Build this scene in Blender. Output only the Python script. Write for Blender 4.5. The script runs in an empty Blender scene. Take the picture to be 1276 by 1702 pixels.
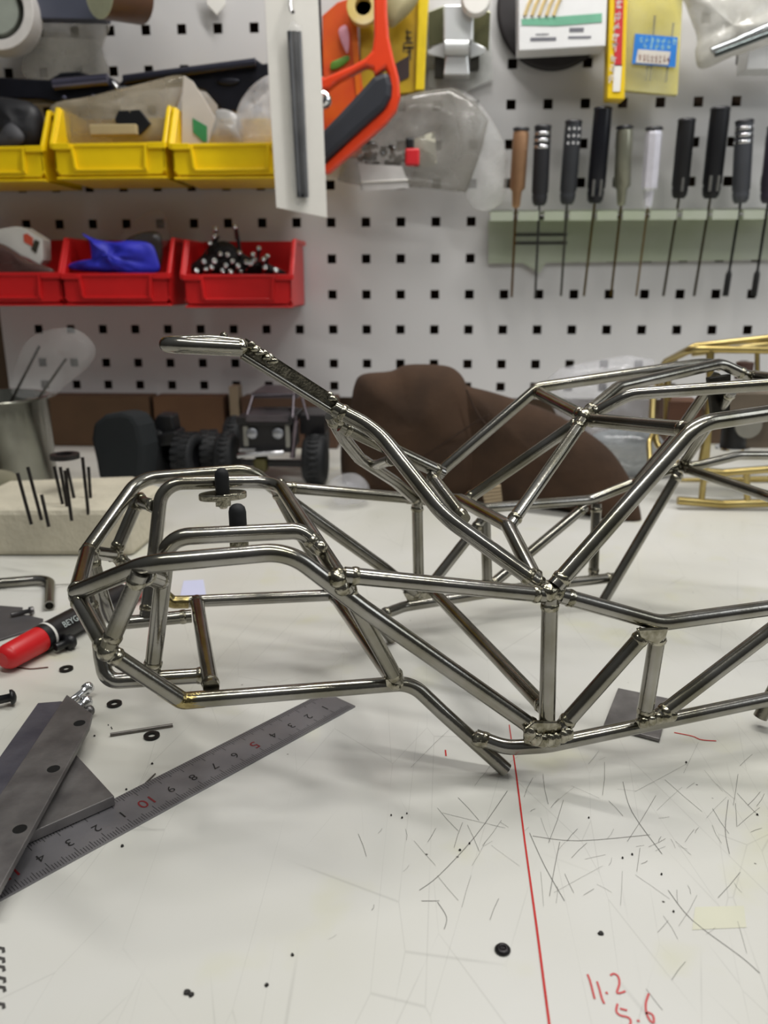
import bpy, math, random
from mathutils import Vector, Matrix, noise
V = Vector
S = bpy.context.scene
COL = S.collection
# ---------------------------------------------------------------- camera
F = 1341.4; IW, IH = 1276.0, 1702.0
CAM = V((0, 0, .18302))
def _axes(yaw, pitch, roll):
    f = V((math.sin(yaw)*math.cos(pitch), math.cos(yaw)*math.cos(pitch), -math.sin(pitch)))
    r = V((math.cos(yaw), -math.sin(yaw), 0)); u = r.cross(f)
    cr, sr = math.cos(roll), math.sin(roll)
    return r*cr+u*sr, u*cr-r*sr, f
CR, CU, CF = _axes(-.063568, .2786, -.002423)
cd = bpy.data.cameras.new('camera'); co = bpy.data.objects.new('camera', cd); COL.objects.link(co)
m3 = Matrix((CR, CU, -CF)).transposed()
co.matrix_world = Matrix.Translation(CAM) @ m3.to_4x4()
cd.sensor_fit = 'VERTICAL'; cd.sensor_height = 36; cd.lens = F/IH*36
cd.clip_start = .01; cd.clip_end = 20
cd.dof.use_dof = True; cd.dof.focus_distance = .305; cd.dof.aperture_fstop = 14
S.camera = co
# ---------------------------------------------------------------- world, lamps, exposure
S.view_settings.view_transform = 'Standard'; S.view_settings.look = 'None'
S.view_settings.gamma = 1; S.view_settings.exposure = -0.12
S.view_settings.use_curve_mapping = False
w = bpy.data.worlds.new('room'); S.world = w; w.use_nodes = True
nt = w.node_tree; nt.nodes.clear()
o_ = nt.nodes.new('ShaderNodeOutputWorld'); b_ = nt.nodes.new('ShaderNodeBackground')
tc = nt.nodes.new('ShaderNodeTexCoord'); sx = nt.nodes.new('ShaderNodeSeparateXYZ'); cr_ = nt.nodes.new('ShaderNodeValToRGB')
nt.links.new(tc.outputs['Generated'], sx.inputs[0]); nt.links.new(sx.outputs['Z'], cr_.inputs[0])
cr_.color_ramp.elements[0].color = (.13, .125, .115, 1); cr_.color_ramp.elements[0].position = 0
cr_.color_ramp.elements[1].color = (.40, .41, .41, 1); cr_.color_ramp.elements[1].position = .8
nt.links.new(cr_.outputs[0], b_.inputs[0]); nt.links.new(b_.outputs[0], o_.inputs[0]); b_.inputs[1].default_value = .38
def lamp(name, loc, target, sx_, sy_, power, col):
    l = bpy.data.lights.new(name, 'AREA'); l.shape = 'RECTANGLE'; l.size = sx_; l.size_y = sy_; l.energy = power; l.color = col
    o = bpy.data.objects.new(name, l); COL.objects.link(o); o.location = loc
    d = V(target)-V(loc); o.rotation_euler = d.to_track_quat('-Z', 'Y').to_euler(); return o
lamp('strip_light', (.15, .0, .98), (.12, -.12, 0), 1.2, .03, 6.6, (1, .99, .94))
lamp('strip_light_wall', (.16, .60, .95), (.28, .87, .2), .7, .05, 7.5, (1, .975, .94))
lamp('cool_fill_light', (1.0, .2, .7), (.3, .85, .25), .5, .5, 2.4, (.92, .96, 1))  # added cool fill from the right for the wall, no real window behind it

# ---------------------------------------------------------------- points in the place
def ray(px, py): return CF + CR*((px-IW/2)/F) - CU*((py-IH/2)/F)
def on_z(px, py, z=0.0):
    d = ray(px, py); return CAM + d*((z-CAM.z)/d.z)
def on_y(px, py, Y):
    d = ray(px, py); return CAM + d*(Y/d.y)
NH = V((-.35100059, .93619197, -.01852541)); DH = .30980082      # the chassis' middle plane
def on_h(px, py, h=0.0):                                          # h: mm to the near side of the middle plane
    d = ray(px, py); return CAM + d*((DH-h/1000-(CAM.dot(NH)))/d.dot(NH))

# ---------------------------------------------------------------- materials
def lin(c): return tuple(((x/255)/12.92 if x/255 <= .04045 else ((x/255+.055)/1.055)**2.4) for x in c)
MATS = {}
def mat(name, rgb, rough=.5, metal=0, var=.12, scale=60, bump=0, rgb2=None, coat=0, alpha=1, bscale=None, aniso=0, spec=None, subsurf=0):
    if name in MATS: return MATS[name]
    m = bpy.data.materials.new(name); m.use_nodes = True; t = m.node_tree; t.nodes.clear(); L = t.links
    out = t.nodes.new('ShaderNodeOutputMaterial'); b = t.nodes.new('ShaderNodeBsdfPrincipled')
    tc = t.nodes.new('ShaderNodeTexCoord'); n = t.nodes.new('ShaderNodeTexNoise'); n.inputs['Scale'].default_value = scale; n.inputs['Detail'].default_value = 4
    r = t.nodes.new('ShaderNodeValToRGB'); c = lin(rgb); c2 = lin(rgb2) if rgb2 else tuple(x*(1-var) for x in c)
    r.color_ramp.elements[0].color = (*c2, 1); r.color_ramp.elements[1].color = (*c, 1)
    r.color_ramp.elements[0].position = .35; r.color_ramp.elements[1].position = .65
    L.new(tc.outputs['Object'], n.inputs['Vector']); L.new(n.outputs['Fac'], r.inputs[0]); L.new(r.outputs[0], b.inputs['Base Color'])
    b.inputs['Roughness'].default_value = rough; b.inputs['Metallic'].default_value = metal; b.inputs['Coat Weight'].default_value = coat
    if spec is not None: b.inputs['Specular IOR Level'].default_value = spec
    if bump:
        n2 = t.nodes.new('ShaderNodeTexNoise'); n2.inputs['Scale'].default_value = bscale or scale*4; n2.inputs['Detail'].default_value = 3
        bp = t.nodes.new('ShaderNodeBump'); bp.inputs['Strength'].default_value = bump; bp.inputs['Distance'].default_value = .001
        L.new(tc.outputs['Object'], n2.inputs['Vector']); L.new(n2.outputs['Fac'], bp.inputs['Height']); L.new(bp.outputs[0], b.inputs['Normal'])
    if alpha < 1: b.inputs['Alpha'].default_value = alpha
    L.new(b.outputs[0], out.inputs[0]); MATS[name] = m; return m
def film(name, tint=(235, 235, 235), a=.3, rough=.12):            # clear plastic film
    if name in MATS: return MATS[name]
    m = bpy.data.materials.new(name); m.use_nodes = True; t = m.node_tree; t.nodes.clear(); L = t.links
    out = t.nodes.new('ShaderNodeOutputMaterial'); tr = t.nodes.new('ShaderNodeBsdfTransparent'); b = t.nodes.new('ShaderNodeBsdfPrincipled')
    n = t.nodes.new('ShaderNodeTexNoise'); n.inputs['Scale'].default_value = 25; n.inputs['Detail'].default_value = 5; tc = t.nodes.new('ShaderNodeTexCoord')
    mr = t.nodes.new('ShaderNodeMapRange'); mr.inputs['From Min'].default_value = .3; mr.inputs['From Max'].default_value = .75
    mr.inputs['To Min'].default_value = a*.55; mr.inputs['To Max'].default_value = min(1, a*1.6)
    bp = t.nodes.new('ShaderNodeBump'); bp.inputs['Strength'].default_value = .5; bp.inputs['Distance'].default_value = .004
    mx = t.nodes.new('ShaderNodeMixShader'); b.inputs['Base Color'].default_value = (*lin(tint), 1); b.inputs['Roughness'].default_value = rough
    L.new(tc.outputs['Object'], n.inputs['Vector']); L.new(n.outputs['Fac'], mr.inputs['Value']); L.new(mr.outputs[0], mx.inputs[0])
    L.new(n.outputs['Fac'], bp.inputs['Height']); L.new(bp.outputs[0], b.inputs['Normal'])
    L.new(tr.outputs[0], mx.inputs[1]); L.new(b.outputs[0], mx.inputs[2]); L.new(mx.outputs[0], out.inputs[0]); MATS[name] = m; return m

STEEL = mat('raw_steel_tube', (158, 156, 151), .2, 1, rgb2=(128, 125, 112), scale=45, bump=.04, bscale=900)
WELD = mat('weld_metal', (176, 172, 158), .18, 1, rgb2=(120, 116, 98), scale=300, bump=.25, bscale=700)
GOLDWELD = mat('straw_tinted_steel', (186, 172, 122), .18, 1, rgb2=(140, 126, 86), scale=300, bump=.2)
BARSTEEL = mat('ground_flat_steel', (128, 125, 124), .45, .55, rgb2=(104, 101, 101), scale=90, bump=.08, bscale=500)
BLUESTEEL = mat('bluish_flat_steel', (108, 107, 116), .45, .55, rgb2=(86, 85, 96), scale=70, bump=.08, bscale=500)
RULER = mat('brushed_ruler_steel', (142, 140, 143), .4, .55, rgb2=(128, 126, 130), scale=30)
CHROME = mat('bright_chrome', (225, 226, 228), .12, 1, var=.1)
BLACKP = mat('black_plastic', (22, 23, 26), .4, var=.3)
BLACKR = mat('black_rubber', (20, 22, 25), .7, var=.3, bump=.3, bscale=300)
INK = mat('black_ink', (20, 18, 18), .6); REDINK = mat('red_ink', (196, 38, 34), .6); DARKRED = mat('dark_red_ink', (120, 24, 30), .6)
YEL = mat('yellow_bin_plastic', (246, 208, 12), .35, var=.04); RED = mat('red_bin_plastic', (206, 30, 32), .35, var=.06)
WHITE = mat('white_card', (232, 230, 224), .5, var=.04)
CLEAR = film('clear_film', (225, 225, 222), .33); CLEARL = film('thin_clear_film', (230, 230, 230), .10, .06)

# ---------------------------------------------------------------- mesh building
class MB:
    def __init__(s): s.v = []; s.f = []; s.sm = []
    def add(s, vs, fs, smooth=False):
        k = len(s.v); s.v += [V(p) for p in vs]; s.f += [tuple(i+k for i in f) for f in fs]; s.sm += [smooth]*len(fs); return s
    def box(s, a, b):                                             # opposite corners
        x0, x1 = sorted((a[0], b[0])); y0, y1 = sorted((a[1], b[1])); z0, z1 = sorted((a[2], b[2]))
        return s.add([(x0,y0,z0),(x1,y0,z0),(x1,y1,z0),(x0,y1,z0),(x0,y0,z1),(x1,y0,z1),(x1,y1,z1),(x0,y1,z1)],
                     [(0,3,2,1),(4,5,6,7),(0,1,5,4),(1,2,6,5),(2,3,7,6),(3,0,4,7)])
    def prism(s, pts, d, smooth=False):
        n = len(pts); d = V(d); pts = [V(p) for p in pts]
        nn = V((0,0,0))
        for i in range(n): nn += (pts[i]-pts[0]).cross(pts[(i+1) % n]-pts[0])
        if nn.dot(d) > 0: pts = pts[::-1]
        return s.add(pts+[p+d for p in pts], [tuple(range(n)), tuple(range(2*n-1, n-1, -1))]+[(i, i+n, (i+1) % n+n, (i+1) % n) for i in range(n)], smooth)
    def rev(s, p0, p1, prof, seg=24, smooth=True, jig=0):         # prof: (metres along the axis from p0, radius)
        p0 = V(p0); ax = (V(p1)-p0).normalized(); a = ax.orthogonal().normalized(); b = ax.cross(a); vs = []
        for j, (t, r) in enumerate(prof):
            for i in range(seg):
                an = 2*math.pi*i/seg; rr = r*(1+(jig*(noise.noise(V((i*.7, j*1.3, p0.x*900)))) if jig else 0))
                vs.append(p0+ax*t+a*math.cos(an)*rr+b*math.sin(an)*rr)
        fs = [(j*seg+i, j*seg+(i+1) % seg, (j+1)*seg+(i+1) % seg, (j+1)*seg+i) for j in range(len(prof)-1) for i in range(seg)]
        k = len(prof)-1
        s.add(vs, fs, smooth)
        if prof[0][1] > 1e-5: s.add(vs[:seg], [tuple(range(seg-1, -1, -1))])
        if prof[-1][1] > 1e-5: s.add(vs[k*seg:], [tuple(range(seg))])
        return s
    def cyl(s, p0, p1, r, r1=None, seg=20, smooth=True):
        L = (V(p1)-V(p0)).length; return s.rev(p0, p1, [(0, r), (L, r if r1 is None else r1)], seg, smooth)
    def tube(s, pts, r, bend=.008, seg=18, round_ends=False, inner=0):
        P = fillet([V(p) for p in pts], bend); n = len(P); T = []
        for i in range(n):
            t = (P[min(i+1, n-1)]-P[max(i-1, 0)]).normalized(); T.append(t)
        u = T[0].orthogonal().normalized(); R = [r]*n
        if round_ends:
            P2, T2, R2 = [], [], []
            for a in (0, 25, 45, 65, 80): q = math.radians(a); P2.append(P[0]-T[0]*r*(1-math.sin(q))+T[0]*r*0+T[0]*0); T2.append(T[0]); R2.append(max(r*math.sqrt(max(0, 1-(1-math.sin(q))**2)), 1e-6))
            P = P2+P; T = T2+T; R = R2+R; n = len(P)
        vs = []
        for i in range(n):
            u = (u-T[i]*u.dot(T[i])).normalized(); b = T[i].cross(u)
            vs += [P[i]+(u*math.cos(2*math.pi*k/seg)+b*math.sin(2*math.pi*k/seg))*R[i] for k in range(seg)]
        s.add(vs, [(i*seg+k, i*seg+(k+1) % seg, (i+1)*seg+(k+1) % seg, (i+1)*seg+k) for i in range(n-1) for k in range(seg)], True)
        for e, sg in ((0, -1), (n-1, 1)):
            ring = vs[e*seg:(e+1)*seg]
            if inner:
                c = P[e]; rin = [c+(q-c)*inner for q in ring]; deep = [q-T[e]*sg*r*3 for q in rin]
                fs = [((k), (k+1) % seg, seg+(k+1) % seg, seg+k) for k in range(seg)]+[(seg+k, seg+(k+1) % seg, 2*seg+(k+1) % seg, 2*seg+k) for k in range(seg)]+[tuple(range(2*seg, 3*seg))]
                s.add(ring+rin+deep, fs)
            else: s.add(ring, [tuple(range(seg)) if sg > 0 else tuple(range(seg-1, -1, -1))])
        return s
    def ball(s, c, r, sc=(1, 1, 1), seg=16, rings=10, nz=0, fq=60):
        c = V(c); vs = []
        for j in range(rings+1):
            th = math.pi*j/rings
            for i in range(seg):
                p = V((math.sin(th)*math.cos(2*math.pi*i/seg)*sc[0], math.sin(th)*math.sin(2*math.pi*i/seg)*sc[1], math.cos(th)*sc[2]))*r
                if nz: p *= 1+nz*noise.noise((c+p)*fq)
                vs.append(c+p)
        return s.add(vs, [(j*seg+i, (j+1)*seg+i, (j+1)*seg+(i+1) % seg, j*seg+(i+1) % seg) for j in range(rings) for i in range(seg)], True)
    def inflate(s, pts, dirv, tf, tb, rings=9, p=.5, nz=0, fq=50, seed=0, sub=4):   # a pillow: outline pts, swelling tf along dirv, tb against it
        pts = [V(q) for q in pts]; n0 = len(pts); out = []
        for i in range(n0):                                       # Catmull-Rom smoothing of the outline
            a, b, c, d = pts[i-1], pts[i], pts[(i+1) % n0], pts[(i+2) % n0]
            for k in range(sub):
                t = k/sub; out.append(.5*((2*b)+(c-a)*t+(2*a-5*b+4*c-d)*t*t+(3*b-a-3*c+d)*t**3))
        n = len(out); c = sum(out, V((0,0,0)))/n; dv = V(dirv).normalized()
        for side, th in ((1, tf), (-1, tb)):
            vs = []
            for j in range(rings+1):
                sc = math.cos(j/rings*math.pi/2) if j < rings else 0.0
                h = th*(max(0, 1-sc*sc))**p
                for q in out:
                    z = c+(q-c)*sc
                    w = h+(nz*noise.noise(z*fq+V((seed*7.1, side, 0)))+nz*.5*noise.noise(z*fq*2.7+V((seed, 3, side))))*(1-sc**3)
                    vs.append(z+dv*side*w)
            fs = [(j*n+i, j*n+(i+1) % n, (j+1)*n+(i+1) % n, (j+1)*n+i) for j in range(rings) for i in range(n)]
            s.add(vs, fs, True)
        return s
    def build(s, name, m, parent=None, loc=None, bevel=0, wn=True, label=None):
        me = bpy.data.meshes.new(name)
        if parent is None:
            if loc is None:
                xs = [p.x for p in s.v]; ys = [p.y for p in s.v]; zs = [p.z for p in s.v]
                loc = V(((min(xs)+max(xs))/2, (min(ys)+max(ys))/2, min(zs)))
            loc = V(loc)
            o = bpy.data.objects.new(name, me); o.location = loc; o['_w'] = list(loc); org = loc
        else:
            o = bpy.data.objects.new(name, me); o.parent = parent; o['_w'] = list(parent['_w']); org = V(parent['_w'])
        me.from_pydata([tuple(p-org) for p in s.v], [], s.f)
        me.polygons.foreach_set('use_smooth', s.sm); me.validate(); me.update()
        me.materials.append(m); COL.objects.link(o)
        if bevel:
            bm = o.modifiers.new('bevel', 'BEVEL'); bm.width = bevel; bm.segments = 2; bm.limit_method = 'ANGLE'; bm.angle_limit = .6
        if label: o['label'] = label
        return o
def fillet(P, rad, steps=9):
    if len(P) < 3: return list(P)
    out = [P[0]]
    for i in range(1, len(P)-1):
        a, b, c = P[i-1], P[i], P[i+1]; u = (a-b); v = (c-b); lu, lv = u.length, v.length; u.normalize(); v.normalize()
        rd = rad[i-1] if isinstance(rad, (list, tuple)) else rad
        an = u.angle(v)
        if an > 3.1 or rd <= 0: out.append(b); continue
        d = min(rd/math.tan(an/2), lu*.49, lv*.49); p0 = b+u*d; p2 = b+v*d; cc = b+(u+v).normalized()*(d/math.cos(an/2)); rr = (p0-cc).length
        e1 = (p0-cc).normalized(); tot = (p0-cc).angle(p2-cc); e2 = ((p2-cc)-e1*(p2-cc).dot(e1)).normalized()
        for k in range(steps+1): t = tot*k/steps; out.append(cc+(e1*math.cos(t)+e2*math.sin(t))*rr)
    out.append(P[-1]); return out
def tag(o, label, cat, group=None, kind=None):
    o['label'] = label
    if cat: o['category'] = cat
    if group: o['group'] = group
    if kind: o['kind'] = kind
    return o
def thing(name, loc, label, cat, group=None):
    o = bpy.data.objects.new(name, None); o.empty_display_size = .01; o.location = loc; o['_w'] = list(V(loc)); COL.objects.link(o)
    return tag(o, label, cat, group)
def pbox(px0, py0, px1, py1, Y, dep):                             # box whose front face fills a rectangle of the view at distance Y
    a = on_y(px0, (py0+py1)/2, Y); b = on_y(px1, (py0+py1)/2, Y); t = on_y((px0+px1)/2, py0, Y); q = on_y((px0+px1)/2, py1, Y)
    return (a.x, Y, q.z), (b.x, Y+dep, t.z)
def pp(pts, Y): return [on_y(x, y, Y(x) if callable(Y) else Y) for x, y in pts]
def text_mesh(txt, size, name='t'):
    c = bpy.data.curves.new(name, 'FONT'); c.body = txt; c.size = size; c.align_x = 'CENTER'; c.align_y = 'CENTER'; c.resolution_u = 3; c.fill_mode = 'FRONT'
    o = bpy.data.objects.new(name, c); COL.objects.link(o); bpy.context.view_layer.update()
    me = bpy.data.meshes.new_from_object(o.evaluated_get(bpy.context.evaluated_depsgraph_get()))
    vs = [v.co.copy() for v in me.vertices]; fs = [tuple(p.vertices) for p in me.polygons]
    bpy.data.objects.remove(o); bpy.data.curves.remove(c); bpy.data.meshes.remove(me); return vs, fs
def put_text(mb, txt, size, org, ex, ey, sx=1):                   # lettering lying in the plane of ex, ey
    vs, fs = text_mesh(txt, size); ex = V(ex).normalized(); ey = V(ey).normalized()
    return mb.add([V(org)+ex*v.x*sx+ey*v.y for v in vs], fs)

def glyphs(mb, org, ex, ez, n, size, pitch, seed=1, vertical=False):   # small unreadable printed characters
    rnd = random.Random(seed); ex = V(ex).normalized(); ez = V(ez).normalized(); org = V(org)
    for i in range(n):
        c = org+(-ez if vertical else ex)*pitch*i
        for k in range(6):
            h = k % 2; L = size*rnd.uniform(.35, .95); o = c+ex*rnd.uniform(-.4, .2)*size*(0 if h else 1)+ez*rnd.uniform(-.45, .45)*size
            a, b = (ex*L*.5, ez*size*.06) if h else (ex*size*.06, ez*L*.5)
            mb.add([o-a-b, o+a-b, o+a+b, o-a+b], [(0, 1, 2, 3)])
    return mb

# ================================================================ SETTING
WALLY = .9272
def wall_mat():
    m = mat('painted_steel_pegboard', (206, 205, 205), .3, 0, var=.03, scale=8, coat=.25); return m
gx0, gz0, gp, hs = -.11604, .39669, .038, .0048
def wx(c): return gx0+gp*c
def wz(r): return gz0-gp*r
mb = MB()
zl = [.0545]; rows = [8.67]+list(range(8, -4, -1))
cols = list(range(-9, 19))
xl = [on_y(10, 600, WALLY).x]
for c in cols: xl += [wx(c)-hs, wx(c)+hs]
xl.append(wx(18)+.02)
xl = [x for x in xl if x >= xl[0]]
for r in rows: zl += [wz(r)-hs, wz(r)+hs]
zl.append(wz(-3)+.02)
def hole(x, z): return any(abs(x-wx(c)) < hs*.9 for c in cols) and any(abs(z-wz(r)) < hs*.9 for r in rows)
nx, nz_ = len(xl), len(zl); TH = .0014
for Y in (WALLY, WALLY+TH):
    vs = [(x, Y, z) for z in zl for x in xl]; fs = []
    for j in range(nz_-1):
        for i in range(nx-1):
            if not hole((xl[i]+xl[i+1])/2, (zl[j]+zl[j+1])/2):
                q = (j*nx+i, j*nx+i+1, (j+1)*nx+i+1, (j+1)*nx+i); fs.append(q if Y == WALLY else q[::-1])
    mb.add(vs, fs)
for c in cols:
    for r in rows:
        x, z = wx(c), wz(r)
        if x-hs < xl[0]: continue
        a = [(x-hs, z-hs), (x+hs, z-hs), (x+hs, z+hs), (x-hs, z+hs)]
        mb.add([(p[0], WALLY, p[1]) for p in a]+[(p[0], WALLY+TH, p[1]) for p in a], [(i, (i+1) % 4, (i+1) % 4+4, i+4) for i in range(4)])
mb.box((xl[0], WALLY+TH, zl[0]), (xl[-1], WALLY+.018, zl[0]+.0014)); mb.box((xl[0], WALLY+TH, zl[0]), (xl[0]+.0014, WALLY+.018, zl[-1])); mb.box((xl[-1]-.0014, WALLY+TH, zl[0]), (xl[-1], WALLY+.018, zl[-1]))
mb.box((xl[0], WALLY+TH, zl[-1]-.0014), (xl[-1], WALLY+.018, zl[-1]))
tag(mb.build('pegboard', wall_mat()), 'white steel pegboard with rows of square holes on the back wall', 'pegboard')
tag(MB().box((-1.2, WALLY+.02, -.1), (1.4, WALLY+.06, .75)).build('wall_back', mat('brown_board_wall', (92, 72, 54), .7, rgb2=(70, 54, 42), scale=18)), 'brown board wall behind the pegboard', None, kind='structure')
# bench top
def bench_mat():
    m = bpy.data.materials.new('scratched_white_bench'); m.use_nodes = True; t = m.node_tree; L = t.links; b = t.nodes['Principled BSDF']
    tc = t.nodes.new('ShaderNodeTexCoord')
    def nz(sc, det=3, dist=0, rot=0, s3=(1, 1, 1)):
        mp = t.nodes.new('ShaderNodeMapping'); mp.inputs['Rotation'].default_value = (0, 0, rot); mp.inputs['Scale'].default_value = s3
        n = t.nodes.new('ShaderNodeTexNoise'); n.inputs['Scale'].default_value = sc; n.inputs['Detail'].default_value = det; n.inputs['Distortion'].default_value = dist
        L.new(tc.outputs['Object'], mp.inputs[0]); L.new(mp.outputs[0], n.inputs['Vector']); return n.outputs['Fac']
    def ramp(f, a, b_, inv=False):
        r = t.nodes.new('ShaderNodeMapRange'); r.inputs['From Min'].default_value = a; r.inputs['From Max'].default_value = b_
        r.inputs['To Min'].default_value = 1 if inv else 0; r.inputs['To Max'].default_value = 0 if inv else 1; L.new(f, r.inputs['Value']); return r.outputs[0]
    def mix(f, c1, c2):
        x = t.nodes.new('ShaderNodeMix'); x.data_type = 'RGBA'
        L.new(f, x.inputs[0])
        for k, c in ((6, c1), (7, c2)):
            if isinstance(c, tuple): x.inputs[k].default_value = (*c, 1)
            else: L.new(c, x.inputs[k])
        return x.outputs[2]
    def mul(a, b_):
        x = t.nodes.new('ShaderNodeMath'); x.operation = 'MULTIPLY'
        L.new(a, x.inputs[0])
        if isinstance(b_, float): x.inputs[1].default_value = b_
        else: L.new(b_, x.inputs[1])
        return x.outputs[0]
    def scratch(rot, sc, wdt, warp):
        mp = t.nodes.new('ShaderNodeMapping'); mp.inputs['Rotation'].default_value = (0, 0, rot); mp.inputs['Scale'].default_value = (1, .25, 1)
        v = t.nodes.new('ShaderNodeTexVoronoi'); v.feature = 'DISTANCE_TO_EDGE'; v.inputs['Scale'].default_value = sc
        L.new(tc.outputs['Object'], mp.inputs[0]); L.new(mp.outputs[0], v.inputs['Vector'])
        return mul(ramp(v.outputs['Distance'], 0, wdt, True), ramp(nz(14, 2, 0, rot), .52, .62))
    col = mix(ramp(nz(9), .35, .7), lin((214, 213, 208)), lin((205, 204, 194)))
    col = mix(mul(ramp(nz(26), .6, .75), .35), col, lin((205, 204, 160)))
    for rot, sc in ((.6, 16), (-.9, 13), (1.9, 19), (.15, 23)):
        col = mix(mul(scratch(rot, sc*1.6, .004, 0), .22), col, lin((120, 118, 112)))
    d = t.nodes.new('ShaderNodeTexVoronoi'); d.inputs['Scale'].default_value = 75; L.new(tc.outputs['Object'], d.inputs['Vector'])
    col = mix(mul(ramp(d.outputs['Distance'], .02, .045, True), ramp(nz(30), .5, .56)), col, lin((70, 66, 62)))
    L.new(col, b.inputs['Base Color'])
    L.new(ramp(nz(20, 4), -.6, 2.2), b.inputs['Roughness']); b.inputs['Coat Weight'].default_value = .15; b.inputs['Coat Roughness'].default_value = .12
    return m
BENCH = bench_mat()
tag(MB().box((-1.1, -.25, -.03), (1.3, WALLY+.0199, 0)).build('workbench', BENCH), 'white scratched workbench top under the tube chassis', 'workbench')
# marks on the bench
def strip(mb, pts, wd, z=.0002):
    P = [on_z(x, y, 0) for x, y in pts]; vs = []; n = len(P)
    for i, p in enumerate(P):
        t = (P[min(i+1, n-1)]-P[max(i-1, 0)]).normalized(); s = V((-t.y, t.x, 0))*(wd[i] if isinstance(wd, list) else wd)/2
        vs += [p+s+V((0, 0, z)), p-s+V((0, 0, z))]
    return mb.add(vs, [(2*i, 2*i+1, 2*i+3, 2*i+2) for i in range(n-1)])
def curve(pts, k=6):
    out = []; n = len(pts); P = [V((x, y, 0)) for x, y in pts]
    for i in range(n-1):
        a, b, c, d = P[max(i-1, 0)], P[i], P[i+1], P[min(i+2, n-1)]
        for j in range(k):
            t = j/k; q = .5*((2*b)+(c-a)*t+(2*a-5*b+4*c-d)*t*t+(3*b-a-3*c+d)*t**3); out.append((q.x, q.y))
    out.append(pts[-1]); return out
bench = [o for o in COL.objects if o.name == 'workbench'][0]
mb = MB(); strip(mb, [(846, 1205), (858, 1290), (872, 1400), (892, 1545), (920, 1760)], [.0004, .0006, .0006, .0007, .0007])
mb.build('ruled_line', REDINK, bench, label='thin red ruled line')
mb = MB()
for pts in (([(976, 1620), (980, 1630), (984, 1645), (988, 1661)]), ([(992, 1632), (996, 1645), (1000, 1660), (1004, 1669)]), ([(1007, 1649), (1009, 1653)]),
            ([(1014, 1622), (1020, 1619), (1027, 1624), (1029, 1636), (1025, 1650), (1031, 1651), (1039, 1648)]),
            ([(1026, 1669), (1024, 1681), (1030, 1688), (1044, 1692), (1048, 1700), (1042, 1712)]), ([(1030, 1677), (1042, 1680)]), ([(1058, 1697), (1063, 1698)]),
            ([(1078, 1652), (1073, 1668), (1074, 1684), (1080, 1697), (1086, 1700), (1085, 1689), (1078, 1684), (1073, 1686)])):
    strip(mb, curve(pts, 4), .0006)
mb.build('handwriting', mat('faded_red_ink', (205, 92, 92), .6), bench, label='red handwritten 11.2 and 5.6')
mb = MB(); strip(mb, curve([(1120, 1218), (1150, 1224), (1165, 1230), (1190, 1232)]), .0006); strip(mb, [(740, 1247), (741, 1257)], .0006)
mb.build('red_mark', REDINK, bench)
mb = MB()
for pts in (([(843, 1315), (790, 1390), (730, 1455), (697, 1480)]), ([(1035, 1300), (1050, 1350), (1100, 1420)]), ([(880, 1385), (905, 1440), (938, 1498)]), ([(930, 1400), (920, 1450), (913, 1490)]),
            ([(1110, 1480), (1150, 1530), (1230, 1590), (1262, 1618)]), ([(1210, 1330), (1205, 1380), (1212, 1420)]), ([(727, 1500), (742, 1525), (738, 1545)]), ([(700, 1498), (730, 1498)]), ([(885, 1390), (960, 1398), (1080, 1388)])):
    strip(mb, curve(pts, 4), .00018)
random.seed(21)
for i in range(120):
    x, y = random.gauss(1010, 190), random.gauss(1370, 90); an = random.choice((.5, 1.0, 1.4, -.5, -1.0, 2.2))+random.gauss(0, .25); L = random.uniform(8, 60)*(1 if random.random() < .8 else 2)
    if y < 1255 or x > 1300: continue
    strip(mb, [(x, y), (x+math.cos(an)*L*.5+random.uniform(-2, 2), y+math.sin(an)*L*.5), (x+math.cos(an)*L, y+math.sin(an)*L)], random.uniform(.00006, .00014))
mb.build('scratch', mat('grey_scratch', (120, 118, 114), .7), bench)
mb = MB()
random.seed(4)
for x, y, r in ((650, 1356, 1.6), (668, 1360, 2), (676, 1353, 1.4), (978, 1360, 1.6), (780, 1403, 2), (764, 1414, 2.4), (1034, 1427, 1.8), (1050, 1421, 1.8), (1099, 1454, 1.8), (1119, 1516, 1.6), (443, 1638, 3), (203, 1407, 3), (253, 1270, 2.4), (210, 1313, 2), (157, 1224, 2.2), (180, 1206, 1.2), (185, 1210, 1.2), (186, 1212, 1.2), (998, 1552, 4), (1258, 1355, 2), (486, 1588, 2.5), (310, 1651, 5), (318, 1654, 4), (1140, 1268, 2)):
    c = on_z(x, y, 0); rr = r*.00018; n = 8
    mb.rev(c, c+V((0, 0, 1)), [(.00015, rr*1.1), (.0006, rr*.8)], n, jig=.5)
tag(mb.build('metal_crumbs', mat('dark_grit', (40, 38, 36), .7)), 'dark metal crumbs scattered over the bench', 'crumbs', kind='stuff')

mb = MB(); P = [on_z(x, y, 0)+V((0, 0, .00012)) for x, y in ((1155, 1508), (1236, 1506), (1240, 1542), (1150, 1546))]; mb.add(P, [(0, 1, 2, 3)])
mb.build('yellow_stain', mat('pale_yellow_stain', (213, 212, 192), .5, var=.04), bench)
mb = MB()
for x, y, a in ((1, 1575, 9), (3, 1592, 6), (0, 1606, 12), (4, 1625, 7), (1, 1640, 12), (2, 1668, 8)): strip(mb, [(x-8, y), (x+a*.5, y+2), (x+a*.6, y+9)], .0009)
mb.build('ink_smudge', mat('grey_ink', (70, 68, 66), .7), bench)

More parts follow.
